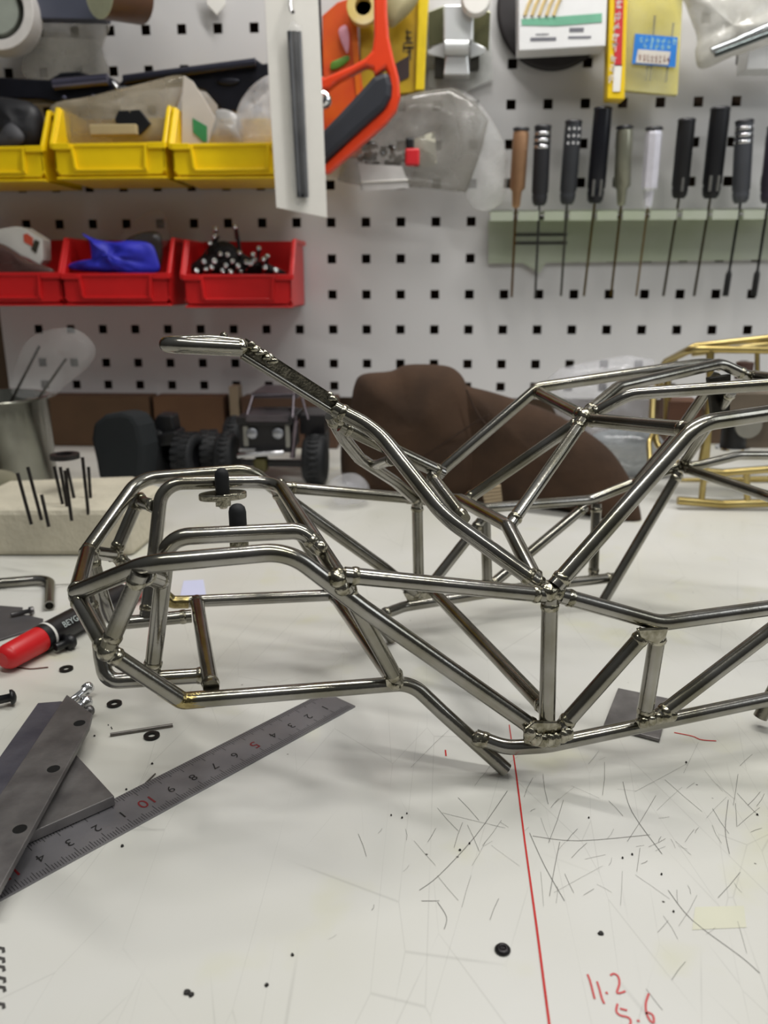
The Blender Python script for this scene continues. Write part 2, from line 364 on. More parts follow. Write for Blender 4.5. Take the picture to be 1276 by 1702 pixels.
# ================================================================ TUBE CHASSIS
H = on_h
base = on_z(900, 1250, 0)
CH = thing('tube_chassis', base, 'welded raw steel tube buggy chassis standing on the bench', 'chassis')
TR = .00292
def weld(parent, p, d, r, m=WELD, L=.0022):
    d = d.normalized(); mb = MB(); a = p+d*.0002
    mb.rev(a, a+d, [(-.0006, r*.9), (-.0003, r*1.05), (L*.35, r*1.12), (L*.7, r*1.08), (L, r*.99)], 24, jig=.12)
    mb.build('weld_bead', m, parent)
def T(name, pts, r=TR, bend=.009, w=(1, 1), inner=0, m=STEEL, off=.0026, label=None):
    P = [H(*p) for p in pts]
    if inner:
        for i, j in ((0, 1), (-1, -2)):
            d = (P[j]-P[i]).normalized(); need = r*math.sqrt(max(0, 1-d.z*d.z))+.0002
            if P[i].z < need: P[i] = P[i]+d*((need-P[i].z)/d.z)
    o = MB().tube(P, r, bend, inner=inner).build(name, m, CH, label=label)
    if w[0]: d = (P[1]-P[0]).normalized(); weld(o, P[0]+d*off, d, r)
    if w[1]: d = (P[-2]-P[-1]).normalized(); weld(o, P[-1]+d*off, d, r)
    return o
# front clip
T('nose_crossbar', [(147, 913, -27), (128, 986, 27)], .0031)
T('hood_rail', [(128, 984, 27), (245, 937, 60), (479, 916, 63), (602, 1010, 66), (892, 1214, 73)], .0031, [.016, .02, .03], w=(0, 1))
T('hood_rail', [(147, 913, -27), (231, 796, -62), (415, 781, -62), (492, 840, -66), (640, 946, -69), (697, 992, -73)], .0031, [.014, .016, .02, .03], w=(0, 1))
T('nose_strut', [(127, 990, 27), (178, 1082, 53)]); T('nose_strut', [(147, 917, -27), (192, 923, -53)])
T('nose_brace', [(181, 1073, 53), (233, 952, 59)]); T('nose_brace', [(191, 920, -53), (230, 830, -60)])
T('corner_strut', [(178, 1082, 53), (303, 1165, 50)], w=(1, 0)); T('corner_strut', [(191, 923, -53), (286, 1001, -50)], w=(1, 0))
for a, b, c in (((252, 1131, 50), (303, 1165, 50), (400, 1157, 49)), ((262, 980, -50), (286, 1001, -50), (340, 1000, -49))):
    p = H(*b); u = (H(*a)-p).normalized(); v = (H(*c)-p).normalized()
    MB().tube([p+u*.0085, p, p+v*.0075], .00305, .004).build('elbow_weld', GOLDWELD, CH, label='straw-coloured welded elbow')
T('bottom_front_rail', [(303, 1165, 50), (683, 1135, 49), (738, 1187, 55), (850, 1288, 65)], .0029, [.014, .05], w=(0, 0), inner=.72)
T('bottom_front_rail', [(286, 1001, -50), (574, 988, -49), (632, 1040, -56), (661, 1073, -65)], .0029, [.014, .05], w=(0, 0), inner=.72)
T('skid_crossbar', [(327, 998, -45), (351, 1143, 45)]); T('front_floor_crossbar', [(555, 990, -49), (656, 1134, 49)])
T('bumper_loop', [(143, 992, 20), (165, 1050, 22), (169, 1092, 25), (177, 1133, 28), (348, 1122, 28)], bend=[.02, .02, .008])
T('bumper_loop', [(151, 922, -20), (172, 1000, -22), (187, 1037, -28), (318, 1024, -28)], bend=[.02, .008])
T('shock_hoop', [(253, 1116, 28), (272, 955, 36), (277, 893, 41), (502, 882, 42), (530, 912, 45)], .003, [.03, .010, .008])
T('shock_hoop', [(243, 1024, -28), (257, 917, -36), (269, 804, -41), (461, 800, -44), (568, 966, 66)], .003, [.04, .010, .012])
T('hoop_stub', [(238, 956, 58), (268, 966, 37)]); T('hoop_stub', [(232, 834, -59), (259, 842, -40)])
T('cowl_strut', [(572, 972, 66), (660, 1131, 50)]); T('cowl_strut', [(458, 812, -60), (490, 873, -57), (526, 932, -53), (552, 986, -49)], bend=.05)
# shock-hoop tabs and black body posts
def post(px, py0, py1, h, tab, tr):
    a, b = H(px, py1, h), H(px, py0, h); up = V((0, 0, 1)); c = V((a.x, a.y, a.z)); L = (b-a).length; t = MB()
    pt = [H(*q) for q in tab]
    ob = MB().prism(pt, V((0, 0, -.0016))).build('post_tab', STEEL, CH, bevel=.0004)
    po = MB().rev(c, c+up, [(0, tr*.96), (L*.1, tr), (L*.72, tr), (L*.86, tr*.86), (L*.95, tr*.55), (L, .0001)], 20).build('body_post', BLACKR, CH, label='black rubber-tipped post')
    return c
def ring_tab(c, rx, ry, zt): 
    n = 28; u = (H(440, 800, 0)-H(310, 803, 0)); u.z = 0; u.normalize(); v = V((-u.y, u.x, 0))
    P = [c+u*math.cos(2*math.pi*i/n)*rx+v*math.sin(2*math.pi*i/n)*ry for i in range(n)]
    return MB().prism([V((p.x, p.y, zt)) for p in P], V((0, 0, -.0030)))
for px, y0, y1, hh, sg in ((370, 777, 819, -35, -1), (396, 836, 882, 35, 1)):
    a, b = H(px, y1, hh), H(px, y0, hh); L = b.z-a.z; tr = .0031
    ring_tab(a, .0104, .0056, a.z+.0002).build('post_tab', WELD, CH, bevel=.0006)
    MB().rev(a, a+V((0, 0, 1)), [(0, tr*.96), (L*.12, tr), (L*.7, tr), (L*.85, tr*.88), (L*.95, tr*.55), (L, .0001)], 20).build('body_post', BLACKR, CH, label='black rubber-capped post')
    nb = V((a.x, a.y, a.z-.0030)); MB().rev(nb, nb-V((0, 0, 1)), [(0, .0038), (.0026, .0038)], 6, False).rev(nb-V((0, 0, .0026)), nb-V((0, 0, 1)), [(0, .0024), (.0014, .0016)], 12).build('lock_nut', WELD, CH)
# side structure
T('beltline_rail', [(572, 956, 66), (905, 989, 71)]); T('beltline_rail', [(474, 810, -66), (690, 829, -71)])
T('center_upright', [(914, 992, 71), (908, 1222, 73)], .003); T('center_upright', [(693, 834, -71), (696, 988, -73)])
T('rear_beltline_rail', [(932, 990, 71), (1097, 1036, 80), (1276, 1011, 82), (1352, 1000, 84)], .003, [.02, .05])
T('rear_beltline_rail', [(696, 829, -71), (800, 845, -80), (982, 831, -84), (1062, 799, -80), (1124, 776, -74)], .0029, [.02, .02, .05])
T('door_post', [(1094, 1048, 80), (1070, 1195, 76)], .003); T('door_post', [(806, 852, -80), (810, 976, -76)]); T('door_post', [(991, 837, -84), (986, 958, -77)])
T('door_brace', [(1074, 1050, 80), (932, 1210, 74)]); T('door_brace', [(800, 866, -80), (706, 985, -74)])
T('door_brace', [(1092, 1192, 77), (1276, 1051, 81), (1340, 1003, 84)], bend=.05); T('door_brace', [(972, 842, -84), (813, 975, -77)])
T('sill_rail', [(790, 1224, 60), (842, 1243, 66), (908, 1239, 72), (1276, 1162, 76), (1400, 1135, 78)], .0029, [.02, .02, .05])
T('sill_rail', [(634, 1022, -60), (672, 1008, -70), (866, 977, -75), (1020, 960, -72)], .0029, [.012, .04])
T('belly_crossbar', [(712, 974, -66), (908, 1180, 72)]);
T('rear_leg', [(1263, 1192, 64), (1300, 1120, 66), (1360, 1010, 70)], w=(0, 0), inner=.72); T('rear_leg', [(991, 1020, -65), (1009, 988, -66), (1128, 786, -70)], w=(0, 1), inner=.72, bend=.05)
# node gussets
def gusset(pts, h, t=.0018): 
    P = [H(x, y, h+1.2) for x, y in pts]; MB().prism(P, NH*t).build('gusset_plate', WELD, CH, bevel=.0005)
gusset([(872, 1212), (888, 1200), (925, 1200), (945, 1212), (948, 1232), (900, 1244), (872, 1236)], 75)
gusset([(1060, 1046), (1112, 1044), (1106, 1062), (1092, 1072), (1066, 1060)], 82)
gusset([(1058, 1198), (1095, 1188), (1126, 1186), (1122, 1200), (1064, 1212)], 78)
gusset([(640, 1128), (668, 1126), (672, 1140), (656, 1147), (642, 1142)], 51)
gusset([(670, 985), (712, 985), (722, 1002), (680, 1004)], -71)
def blob(px, py, h, r=.0042, m=WELD, sc=(1, 1, 1)): MB().ball(H(px, py, h), r*.86, sc, 24, 16, .16, 420).build('weld_bead', m, CH)
for q in ((912, 984, 71, .0044), (924, 984, 71, .0040), (561, 962, 66, .0042), (567, 975, 66, .004), (129, 988, 27, .0036), (147, 914, -27, .0034), (178, 1083, 53, .0040), (192, 922, -53, .0038),
          (232, 830, -60, .0038), (693, 829, -71, .0036), (903, 1226, 74, .0042), (918, 1228, 74, .0040), (888, 1224, 74, .0038), (697, 993, -73, .004), (570, 977, 66, .0036), (530, 911, 45, .0036),
          (1131, 775, -74, .004), (970, 692, 0, .0042), (888, 651, -62, .0034), (795, 1229, 61, .0036), (655, 1135, 50, .0036), (1076, 1196, 77, .0036), (466, 806, -60, .0036), (894, 968, 62, .0034)): blob(*q)
for i, (x, y) in enumerate(((880, 1221), (891, 1229), (902, 1232), (913, 1230), (924, 1229), (935, 1225), (944, 1221))): blob(x, y, 77.5, .0026, sc=(1, .6, 1.2))
for x, y in ((1070, 1202), (1082, 1198), (1094, 1195), (1106, 1193), (1117, 1191)): blob(x, y, 79.5, .0024, sc=(1, .6, 1.1))
# windscreen pillars, dash hoop, roll cage
T('windscreen_pillar', [(556, 679, 8), (626, 715, 14), (739, 858, 44), (892, 968, 62)], .0031, [.03, .03])
T('windscreen_pillar', [(550, 690, -8), (568, 724, -12), (598, 762, -25), (657, 801, -48), (692, 832, -67)], .0028, [.02, .014, .05])
T('spine_bar', [(566, 706, 0), (598, 722, 0), (735, 787, -5)], bend=.05)
T('short_strut', [(717, 791, -2), (772, 863, 30)], .0025); T('pillar_tie', [(622, 774, -30), (652, 764, 16)], .0022)
T('dash_hoop', [(892, 968, 60), (844, 874, 26), (765, 831, -26), (703, 826, -64)], .003, [.008, .008])
T('cage_strut', [(966, 698, 0), (773, 832, -26)], .0027); T('cage_strut', [(968, 700, 2), (848, 872, 26)], .0027)
T('roll_bar', [(922, 975, 71), (1160, 704, 62), (1276, 687, 60), (1400, 670, 58)], .0032, [.022, .05])
T('roll_bar', [(696, 825, -71), (737, 779, -70), (894, 644, -62), (1165, 604, -58), (1204, 607, -56)], .0029, [.04, .010, .05])
T('roof_crossbar', [(893, 652, -60), (968, 691, 0)], .0029); T('roof_crossbar', [(975, 697, 0), (1146, 714, 61)], .003)
T('roof_spreader', [(975, 687, 0), (1028, 643, -12), (1197, 604, -30), (1242, 625, -26)], .0028, [.012, .010])
T('roof_spreader', [(979, 691, 0), (1047, 655, 10), (1276, 639, 30), (1400, 630, 40)], .0027, [.014, .05])
T('rear_strut', [(1192, 624, -30), (1134, 708, -52), (1052, 808, -80)], .0026, .05); T('rear_strut', [(1216, 650, -20), (1136, 770, -72)], .0026)
T('rear_crossbar', [(1136, 778, -72), (1276, 825, -10), (1350, 850, 25)], .0028, .05); T('rear_rail', [(1134, 776, -74), (1162, 773, -72), (1227, 757, -70), (1276, 757, -68), (1330, 757, -66)], .0027, .02)
T('rear_tie', [(1245, 624, -26), (1400, 640, 30)], .0026)
# bracket under the roof
MB().prism([H(1178, 628, -28), H(1215, 622, -28), H(1213, 700, -28), H(1186, 700, -28)], NH*.003).build('shock_bracket', mat('dark_steel_bracket', (60, 58, 54), .35, 1, var=.3), CH, bevel=.0005)
# spine head: twin bars, flat straps, looped top
p = [H(397, 578, 8), H(281, 573, 8)]; q = [H(281, 571, -6), H(352, 560, -9), H(400, 566, -8)]
MB().tube([H(402, 579, 8), H(279, 573, 8), H(277, 572, -8), H(352, 569, -8.5), H(398, 574, -8)], .0030, [.0078, .0078, .03], seg=22).build('spine_loop', STEEL, CH)
for h, a in ((8, ((402, 591), (552, 684))), (-8, ((396, 582), (546, 676)))):
    A, B = H(*a[0], h), H(*a[1], h); dd = (B-A).normalized(); nn = V((0, 0, 1))-dd*dd.z; nn.normalize()
    MB().tube([A, B], .0014, 0).build('spine_rail', STEEL, CH)
    MB().prism([A+nn*.0006, B+nn*.0006, B+nn*.0050, A+nn*.0054], NH*(.0014 if h > 0 else -.0014)).build('spine_strap', mat('ground_strap', (120, 116, 104), .3, 1, rgb2=(70, 68, 60), scale=260, bump=.5), CH)
    for t in (.06, .12, .2, .26, .93):
        MB().ball(A.lerp(B, t)+nn*.0042-NH*.0004, .0014, (1.6, 1, .9), nz=.3, fq=700).build('weld_bead', WELD, CH)
for t in (.25, .9):
    A, B = H(400, 583, 8), H(556, 690, 8); A2, B2 = H(396, 573, -8), H(550, 682, -8)
    MB().tube([A.lerp(B, t)+V((0, 0, .002)), A2.lerp(B2, t)+V((0, 0, .002))], .0018, 0).build('spine_rung', STEEL, CH)
for px, py, h in ((401, 577, 8), (397, 568, -8), (560, 682, 8), (566, 695, 2), (577, 706, 0), (372, 559, -9)): blob(px, py, h, .0034 if px > 399 else .002)

# ================================================================ ON THE BENCH, FRONT LEFT
RO = V((-.0410745, .32646855, 0)); RA = 4.04499312; rd = V((math.cos(RA), math.sin(RA), 0)); rn = V((.786, -.618, 0)); rn = (rn-rd*rn.dot(rd)).normalized()
def rp(s, t, z=0): return RO+rd*s+rn*t+V((0, 0, z))
RT = .0008; DIG = False
ru = MB().prism([rp(-.0005, -.0103), rp(.33, -.0103), rp(.33, .0092), rp(-.0005, .0092)], V((0, 0, RT))).build('steel_ruler', RULER)
tag(ru, 'steel ruler lying diagonally with engraved centimetre numbers', 'ruler')
mb = MB()
for k in range(0, 331):
    L = .0052 if k % 10 == 0 else (.0042 if k % 5 == 0 else .0030)
    for sd, e in ((-1, -.0103), (1, .0092)):
        if k < 2: continue
        a, b = rp(k/1000, e-sd*.0002, RT+.00008), rp(k/1000, e-sd*L, RT+.00008); w_ = rd*.00009
        mb.add([a-w_, a+w_, b+w_, b-w_], [(0, 1, 2, 3)])
mb.build('graduation_marks', INK, ru)
for k in range(1, 18):
    s = str(k % 10 if k not in (10, 15) else k)
    big = k in (5, 10, 15)
    mb = MB(); put_text(mb, s, .0072 if big else .0056, rp(k*.01-.0002, .0003, RT+.0001), rd, -rn if DIG else rn)
    mb.build('numeral', DARKRED if big else INK, ru, label='dark red engraved numeral' if big else 'black engraved numeral')
mb = MB(); put_text(mb, 'mm', .004, rp(.156, .0045, RT+.0001), rd, -rn if DIG else rn); mb.build('unit_mark', INK, ru)
def flat(name, px, z, t, m, label, cat, bev=.0003, holes=(), hz=None):
    P = [on_z(x, y, z+t) for x, y in px]; o = tag(MB().prism([V((p.x, p.y, z)) for p in P], V((0, 0, t))).build(name, m, bevel=bev), label, cat)
    for x, y in holes:
        c = on_z(x, y, z+t)
        MB().cyl(c+V((0, 0, .0001-.0004)), c+V((0, 0, .00008)), .0023, seg=20).build('bolt_hole', mat('hole_black', (6, 6, 6), .9), o, label='dark drilled hole')
    return o
flat('steel_plate', [(122, 1249), (190, 1323), (10, 1402), (-60, 1430), (-60, 1350)], .0012, .0038, BARSTEEL, 'grey steel plate with a bright cut edge beside the ruler, under the flat bars', 'plate')
flat('flat_bar', [(63, 1168), (102, 1165), (140, 1180), (-60, 1490), (-130, 1440)], .0052, .0022, BLUESTEEL, 'bluish flat steel bar partly covered by the drilled bar', 'bar')
flat('flat_bar', [(111, 1154), (153, 1186), (148, 1206), (-8, 1490), (-120, 1500)], .0076, .0024, BARSTEEL, 'drilled flat steel bar with three holes on top of the stack', 'bar', holes=((132, 1202), (89, 1278), (33, 1378)))
flat('sheet_offcut', [(-40, 1003), (38, 1009), (36, 1020), (72, 1028), (70, 1040), (-40, 1075)], .0004, .001, mat('dark_sheet', (104, 102, 104), .45, .5, var=.2), 'thin dark sheet metal offcut at the left edge beside the bent tube', 'sheet')
flat('square_plate', [(1027, 1143), (1114, 1161), (1096, 1228), (1003, 1204)], .0003, .0016, BARSTEEL, 'small square steel plate lying under the chassis sill', 'plate')
flat('paper_slip', [(305, 965), (338, 963), (343, 992), (298, 994)], .0003, .0004, mat('bluish_white_paper', (205, 208, 235), .6, var=.03), 'pale bluish slip of paper lying behind the chassis nose', 'paper')
# washers
def washer(px, py, lab):
    c = on_z(px, py, .0008); mb = MB(); n = 32; ri, ro, h = .0016, .0033, .0009
    vs = []
    for r, z in ((ri, 0), (ro, 0), (ro, h), (ri, h)): vs += [V((c.x+r*math.cos(2*math.pi*i/n), c.y+r*math.sin(2*math.pi*i/n), z+.0001)) for i in range(n)]
    mb.add(vs, [(k*n+i, k*n+(i+1) % n, ((k+1) % 4)*n+(i+1) % n, ((k+1) % 4)*n+i) for k in range(4) for i in range(n)])
    return tag(mb.build('washer', mat('black_oxide', (30, 29, 29), .45, .5)), lab, 'washer', 'black washers on the bench')
washer(110, 1111, 'small black washer nearest the red marker cap'); washer(190, 1169, 'black washer between the bumper loop and the cap screws'); washer(252, 1222, 'black washer right beside the thin steel pin')
# pin, wires
def rod(name, pts, r, m, label, cat, bend=.01): return tag(MB().tube([on_z(x, y, z) for x, y, z in pts], r, bend, seg=10).build(name, m), label, cat)
rod('steel_pin', [(183, 1221, .0009), (287, 1205, .0009)], .0007, mat('pin_steel', (120, 116, 112), .35, 1), 'thin straight steel pin beside a black washer', 'pin')
rod('wire_clipping', [(212, 1328, .0004), (235, 1308, .0004), (258, 1286, .0004)], .0003, mat('thin_wire', (110, 106, 100), .4, 1), 'fine wire clipping above the ruler, near the plate corner', 'wire')
rod('wire_clipping', [(20, 1108, .0004), (50, 1112, .0004), (80, 1109, .0004)], .0003, mat('rusty_wire', (110, 70, 60), .5, .6), 'fine wire clipping just below the red marker cap', 'wire')
rod('steel_wire', [(-30, 978, .0006), (60, 973, .004), (120, 971, .0006)], .0003, MATS['thin_wire'], 'thin straight wire crossing behind the chassis nose', 'wire')
# bent tube offcut
tag(MB().tube([on_z(-90, 985, .0032), on_z(0, 969, .0032), on_z(84, 962, .0032), on_z(82, 1007, .0032)], .0031, .012, inner=.75).build('bent_tube', STEEL), 'bent steel tube offcut with an open end at the left edge', 'tube')
# marker pen
a = on_z(4, 1097, .0075); b = on_z(253, 962, .0075); a.z = b.z = .0076; ax = (b-a).normalized(); LM = (b-a).length
MK = thing('marker_pen', (a+b)/2-V((0, 0, .0076)), 'black and red marker pen lying behind the chassis nose', 'marker')
MB().rev(a, b, [(0, .0035), (.0008, .0050), (.003, .0062), (.004, .0064), (.022, .0068), (.0245, .0068)], 28).build('pen_cap', mat('red_marker_cap', (206, 28, 34), .35, var=.05), MK, label='glossy red cap')
MB().rev(a+ax*.0245, b, [(0, .0070), (.004, .0071)], 28).build('cap_band', BLACKP, MK)
MB().rev(a+ax*.0285, b, [(0, .00715), (.0015, .00715)], 28).build('white_band', WHITE, MK, label='white ring')
MB().rev(a+ax*.030, b, [(0, .0070), (LM-.0585, .0070)], 28).build('barrel', mat('marker_black', (26, 24, 26), .35, var=.1), MK)
MB().rev(a+ax*(LM-.0285), b, [(0, .0071), (.0015, .0071)], 28).build('white_band', WHITE, MK, label='white ring at the tail')
MB().rev(a+ax*(LM-.027), b, [(0, .0069), (.020, .0066), (.027, .005)], 28).build('end_plug', MATS['red_marker_cap'], MK, label='red end plug')
tocam = (CAM-(a+b)/2); tocam -= ax*tocam.dot(ax); tocam.normalize(); up = V((0, 0, 1))-ax*ax.z; fd = (tocam*1+V((0,0,.1))).normalized(); fd -= ax*fd.dot(ax); fd.normalize(); ey = fd.cross(ax)
if ey.z < 0: ey = -ey
mb = MB(); put_text(mb, 'BEYGBOND', .0046, a+ax*.0475+fd*.00725, ax, ey); mb.build('lettering', mat('white_print', (190, 200, 198), .5), MK, label='white lettering')
tag(MB().rev(on_z(92, 1076, .004), on_z(118, 1066, .004), [(0, .002), (.006, .002), (.0061, .0038), (.0095, .0038), (.0105, .003)], 20).build('button_screw', BLACKP), 'black button-head screw lying below the marker barrel', 'screw', 'loose black screws')
tag(MB().rev(on_z(-14, 1166, .004), on_z(14, 1160, .004), [(0, .0019), (.0075, .0019), (.0076, .0036), (.0088, .0034), (.0098, .0022), (.0102, .0006)], 20).build('button_screw', BLACKP), 'black button-head screw at the left edge above the flat bars', 'screw', 'loose black screws')
tag(MB().rev(on_z(835, 1580, 0)+V((0, 0, .0001)), on_z(835, 1580, 0)+V((0, 0, 1)), [(0, .0020), (.0004, .0023), (.0010, .0018), (.0013, .0009), (.0008, .0007)], 20).build('set_screw', mat('dark_screw', (46, 44, 46), .35, .7)), 'tiny dark screw standing alone near the red line', 'screw', None)
# bright cap screws
def capscrew(p, q, r, lab, m=CHROME, grp='bright socket cap screws'):
    p, q = V(p), V(q); L = (q-p).length; hl = r*1.9
    return tag(MB().rev(p, q, [(0, r*.85), (.0004, r), (L-hl, r), (L-hl+.00001, r*1.75), (L-.0003, r*1.75), (L, r*1.55), (L+.00001, r*.85), (L-.0014, r*.8)], 20).build('cap_screw', m), lab, 'screw', grp)
capscrew(on_z(112, 1170, .0068), on_z(148, 1142, .0040), .0015, 'bright cap screw poking out above the drilled bar, nearest the bumper loop')
capscrew(on_z(118, 1178, .0060), on_z(146, 1165, .0030), .0015, 'bright cap screw lying just under the uppermost one')
capscrew(on_z(128, 1189, .0042), on_z(152, 1180, .0028), .0013, 'small dull cap screw tucked beside the drilled bar corner', mat('dull_zinc', (130, 128, 128), .4, 1))
capscrew(on_z(18, 1022, .003), on_z(56, 1014, .003), .0013, 'thin silver screw lying across the sheet metal offcut', mat('dull_zinc', (130, 128, 128), .4, 1), None)

# ================================================================ BENCH, BACK LEFT
fm = mat('cream_foam', (205, 198, 178), .9, var=.12, scale=40, bump=1, bscale=220)
zf = .034
P = [on_z(-80, 868, zf), on_z(205, 852, zf), on_z(236, 826, zf), on_z(160, 808, zf), on_z(-80, 800, zf)]
P0 = [on_z(-80, 925, 0), on_z(222, 925, 0), on_z(268, 880, 0)]
q0, q1, q2 = P0; fo = [V((q0.x, q0.y, 0)), V((q1.x, q1.y, 0)), V((q2.x+.004, q2.y, 0)), V((q2.x-.03, q2.y+.035, 0)), V((q0.x, q0.y+.085, 0))]
tag(MB().prism(fo, V((0, 0, zf))).build('foam_block', fm, bevel=.004), 'cream foam block holding drill bits in front of the metal can', 'foam block')
bitm = mat('drill_steel', (74, 70, 68), .4, 1, var=.3)
labs = ['leftmost drill bit standing in the foam block', 'drill bit second from the left edge in the foam', 'short drill bit third from the left, standing nearest the viewer', 'drill bit under the left side of the black ring', 'drill bit right behind the middle of the black ring',
        'drill bit slanting below the middle of the black ring', 'slim drill bit leaning right under the black ring', 'thick drill bit under the right rim of the black ring', 'rightmost drill bit in the foam block']
for (x0, y0, x1, y1), lb in zip(((29, 786, 51, 862), (46, 776, 68, 855), (69, 822, 80, 866), (90, 775, 105, 838), (100, 776, 112, 842), (108, 782, 118, 856), (112, 778, 124, 828), (137, 760, 146, 846), (147, 776, 150, 828)), labs):
    f = on_z(x1, y1, zf); t = on_y(x0, y0, f.y+.004)
    tag(MB().tube([f-V((0, 0, .004)), t], .00115, 0, seg=10).build('drill_bit', bitm), lb, 'drill bit', 'drill bits stuck in the foam block')
c = on_y(108, 762, .565); mb = MB(); n = 32
mb.rev(c, c+V((0, 0, 1)), [(0, .006), (0, .0105), (.0035, .0105), (.0035, .006), (0, .006)], 32, False)
tag(mb.build('black_ring', mat('black_ring', (26, 22, 22), .5)), 'black ring resting on top of the drill bits', 'ring')
# metal can
cy = .665; cx = on_y(-14, 740, cy).x; rt = on_y(82, 740, cy).x-cx; ztop = on_y(0, 674, cy-rt).z
canm = mat('brushed_can_steel', (150, 150, 140), .25, 1, rgb2=(116, 116, 108), scale=20)
CAN = thing('metal_can', (cx, cy, 0), 'brushed steel can holding rods behind the foam block', 'can')
MB().rev((cx, cy, .0), (cx, cy, 1), [(0, rt*.97), (ztop-.002, rt*.98), (ztop-.0018, rt*1.02), (ztop, rt*1.02), (ztop, rt*.94), (.006, rt*.92), (.006, .0005)], 40).build('body', canm, CAN)
mb = MB()
for x0, y0, x1, y1, lb in ((22, 660, 66, 575, 'dark steel rod leaning in the metal can'), (62, 665, 110, 596, 'thinner grey rod leaning right in the metal can')):
    q = on_y(x0, y0, cy); t = on_y(x1, y1, cy+.01); d = (q-t).normalized()
    tag(MB().tube([t, q+d*.02], .0012, 0, seg=10).build('steel_rod', mat('dark_rod', (80, 76, 72), .4, 1)), lb, 'rod', 'rods in the can')
tag(MB().inflate(pp([(22, 655), (30, 600), (48, 565), (80, 548), (120, 545), (150, 565), (158, 590), (140, 615), (110, 640), (80, 662)], cy), (0, -1, 0), .02, .02, nz=.004, fq=40, seed=3).build('plastic_bag', CLEARL), 'clear plastic bag puffed out of the metal can', 'bag')
tag(MB().inflate(pp([(-30, 790), (10, 782), (34, 800), (36, 850), (20, 880), (-30, 885)], .60), (0, -1, 0), .012, .008, nz=.002, seed=8).build('cloth_pouch', mat('olive_grey_cloth', (128, 124, 104), .9)), 'olive grey pouch in front of the can at the left edge', 'pouch')
# black box-like moulded block
Yb = .70; ol = pp([(172, 694), (200, 690), (218, 694), (230, 712), (237, 745), (236, 775), (232, 806), (222, 818), (180, 816), (163, 800), (158, 770), (150, 735), (154, 708)], Yb)
zb = min(p.z for p in ol); ol = [p-V((0, 0, zb-.0003)) if False else p for p in ol]
def sett(mb, z=.0002):                                            # lower a shape so that it rests on the bench
    k = min(p.z for p in mb.v)-z; mb.v = [p-V((0, 0, k)) for p in mb.v]; return mb
mb = MB(); d_ = V((.009, .022, 0)); mb.prism([p*1 for p in ol], d_)
tag(sett(mb).build('foam_cushion', mat('matt_black_foam', (22, 27, 30), .85, var=.15), bevel=.004), 'matt black rounded block standing left of the rubber tyres', 'block')
def tyre(c, ax, R, W, lab, nm='rubber_tyre'):
    c, ax = V(c), V(ax).normalized(); t = thing(nm, (c.x, c.y, 0), lab, 'tyre', 'rubber tyres on the bench')
    prof = [(-W/2, R*.55), (-W/2, R*.8), (-W*.42, R*.93), (-W*.3, R), (W*.3, R), (W*.42, R*.93), (W/2, R*.8), (W/2, R*.55), (0, R*.5), (-W/2, R*.55)]
    mb = MB().rev(c, c+ax, prof, 36); a = ax.orthogonal().normalized(); b = ax.cross(a)
    for i in range(22):
        for s in (-1, 1):
            an = 2*math.pi*(i+.25*s)/22; ra = a*math.cos(an)+b*math.sin(an); ta = ax.cross(ra); o = c+ra*R*.97+ax*s*W*.22
            v = [o+ra*x*R*.06+ta*y*R*.09+ax*z*W*.17 for x in (-1, 1) for y in (-1, 1) for z in (-1, 1)]
            mb.add(v, [(0, 1, 3, 2), (4, 6, 7, 5), (0, 4, 5, 1), (2, 3, 7, 6), (0, 2, 6, 4), (1, 5, 7, 3)])
    mb.build('tread', BLACKR, t)
    MB().rev(c, c+ax, [(-W*.3, .0005), (-W*.3, R*.5), (-W*.45, R*.56), (W*.45, R*.56), (W*.3, R*.5), (W*.3, .0005)], 24).build('rim', mat('dark_rim', (48, 48, 52), .35, .8), t)
    return t
for x, y, Y, R, W, ax, lb in ((276, 768, .75, .026, .022, (1, -.5, 0), 'knobbly black tyre right beside the rounded black block'), (316, 772, .735, .023, .020, (1, -.2, .05), 'knobbly black tyre in the middle of the tyre row'), (350, 775, .76, .022, .020, (1, .2, 0), 'knobbly black tyre at the right of the row, beside the model truck')):
    p = on_y(x, y, Y); tyre((p.x, Y, R*1.035), ax, R, W, lb)
mb = MB(); mb.prism(pp([(256, 700), (262, 690), (286, 692), (291, 716), (278, 726), (255, 722)], .735), (0, .02, 0)); mb.prism(pp([(240, 728), (292, 718), (300, 740), (244, 746)], .728), (0, .025, 0)); mb.prism(pp([(248, 742), (262, 742), (262, 800), (248, 800)], .735), (0, .02, 0))
tag(sett(mb).build('plastic_bracket', BLACKP, bevel=.002), 'black angular plastic bracket piled above the left tyre', 'bracket')

# ---------------- small model truck
TY = .72
tg = on_z(440, 800, 0); TK = thing('model_truck', (on_y(440, 790, TY).x, TY+.04, 0), 'small black model truck with a grey roof cage facing the camera', 'model truck')
dkm = mat('truck_dark_body', (34, 33, 36), .35, .2, var=.2); gry = mat('truck_grey_metal', (104, 98, 104), .35, .8, var=.2)
def PB(name, rects, m, par=TK, bev=.0006, lab=None):
    mb = MB()
    for r in rects: mb.box(*pbox(*r))
    return mb.build(name, m, par, bevel=bev, label=lab)
PB('body', [(398, 700, 482, 752, TY, .05), (392, 694, 486, 706, TY-.004, .06)], dkm)
PB('hood', [(408, 690, 478, 701, TY-.006, .05)], gry, lab='grey hood panel')
mb = MB()
for a, b in (((408, 698), (420, 658)), ((486, 698), (488, 656)), ((512, 698), (502, 662))): mb.tube([on_y(*a, TY), on_y(*b, TY+.02)], .0012, 0, seg=8)
for z0 in (TY+.02, TY+.07): mb.tube([on_y(420, 658, TY+.02)+V((0, z0-TY-.02, 0)), on_y(490, 655, TY+.02)+V((0, z0-TY-.02, 0))], .0013, 0, seg=8)
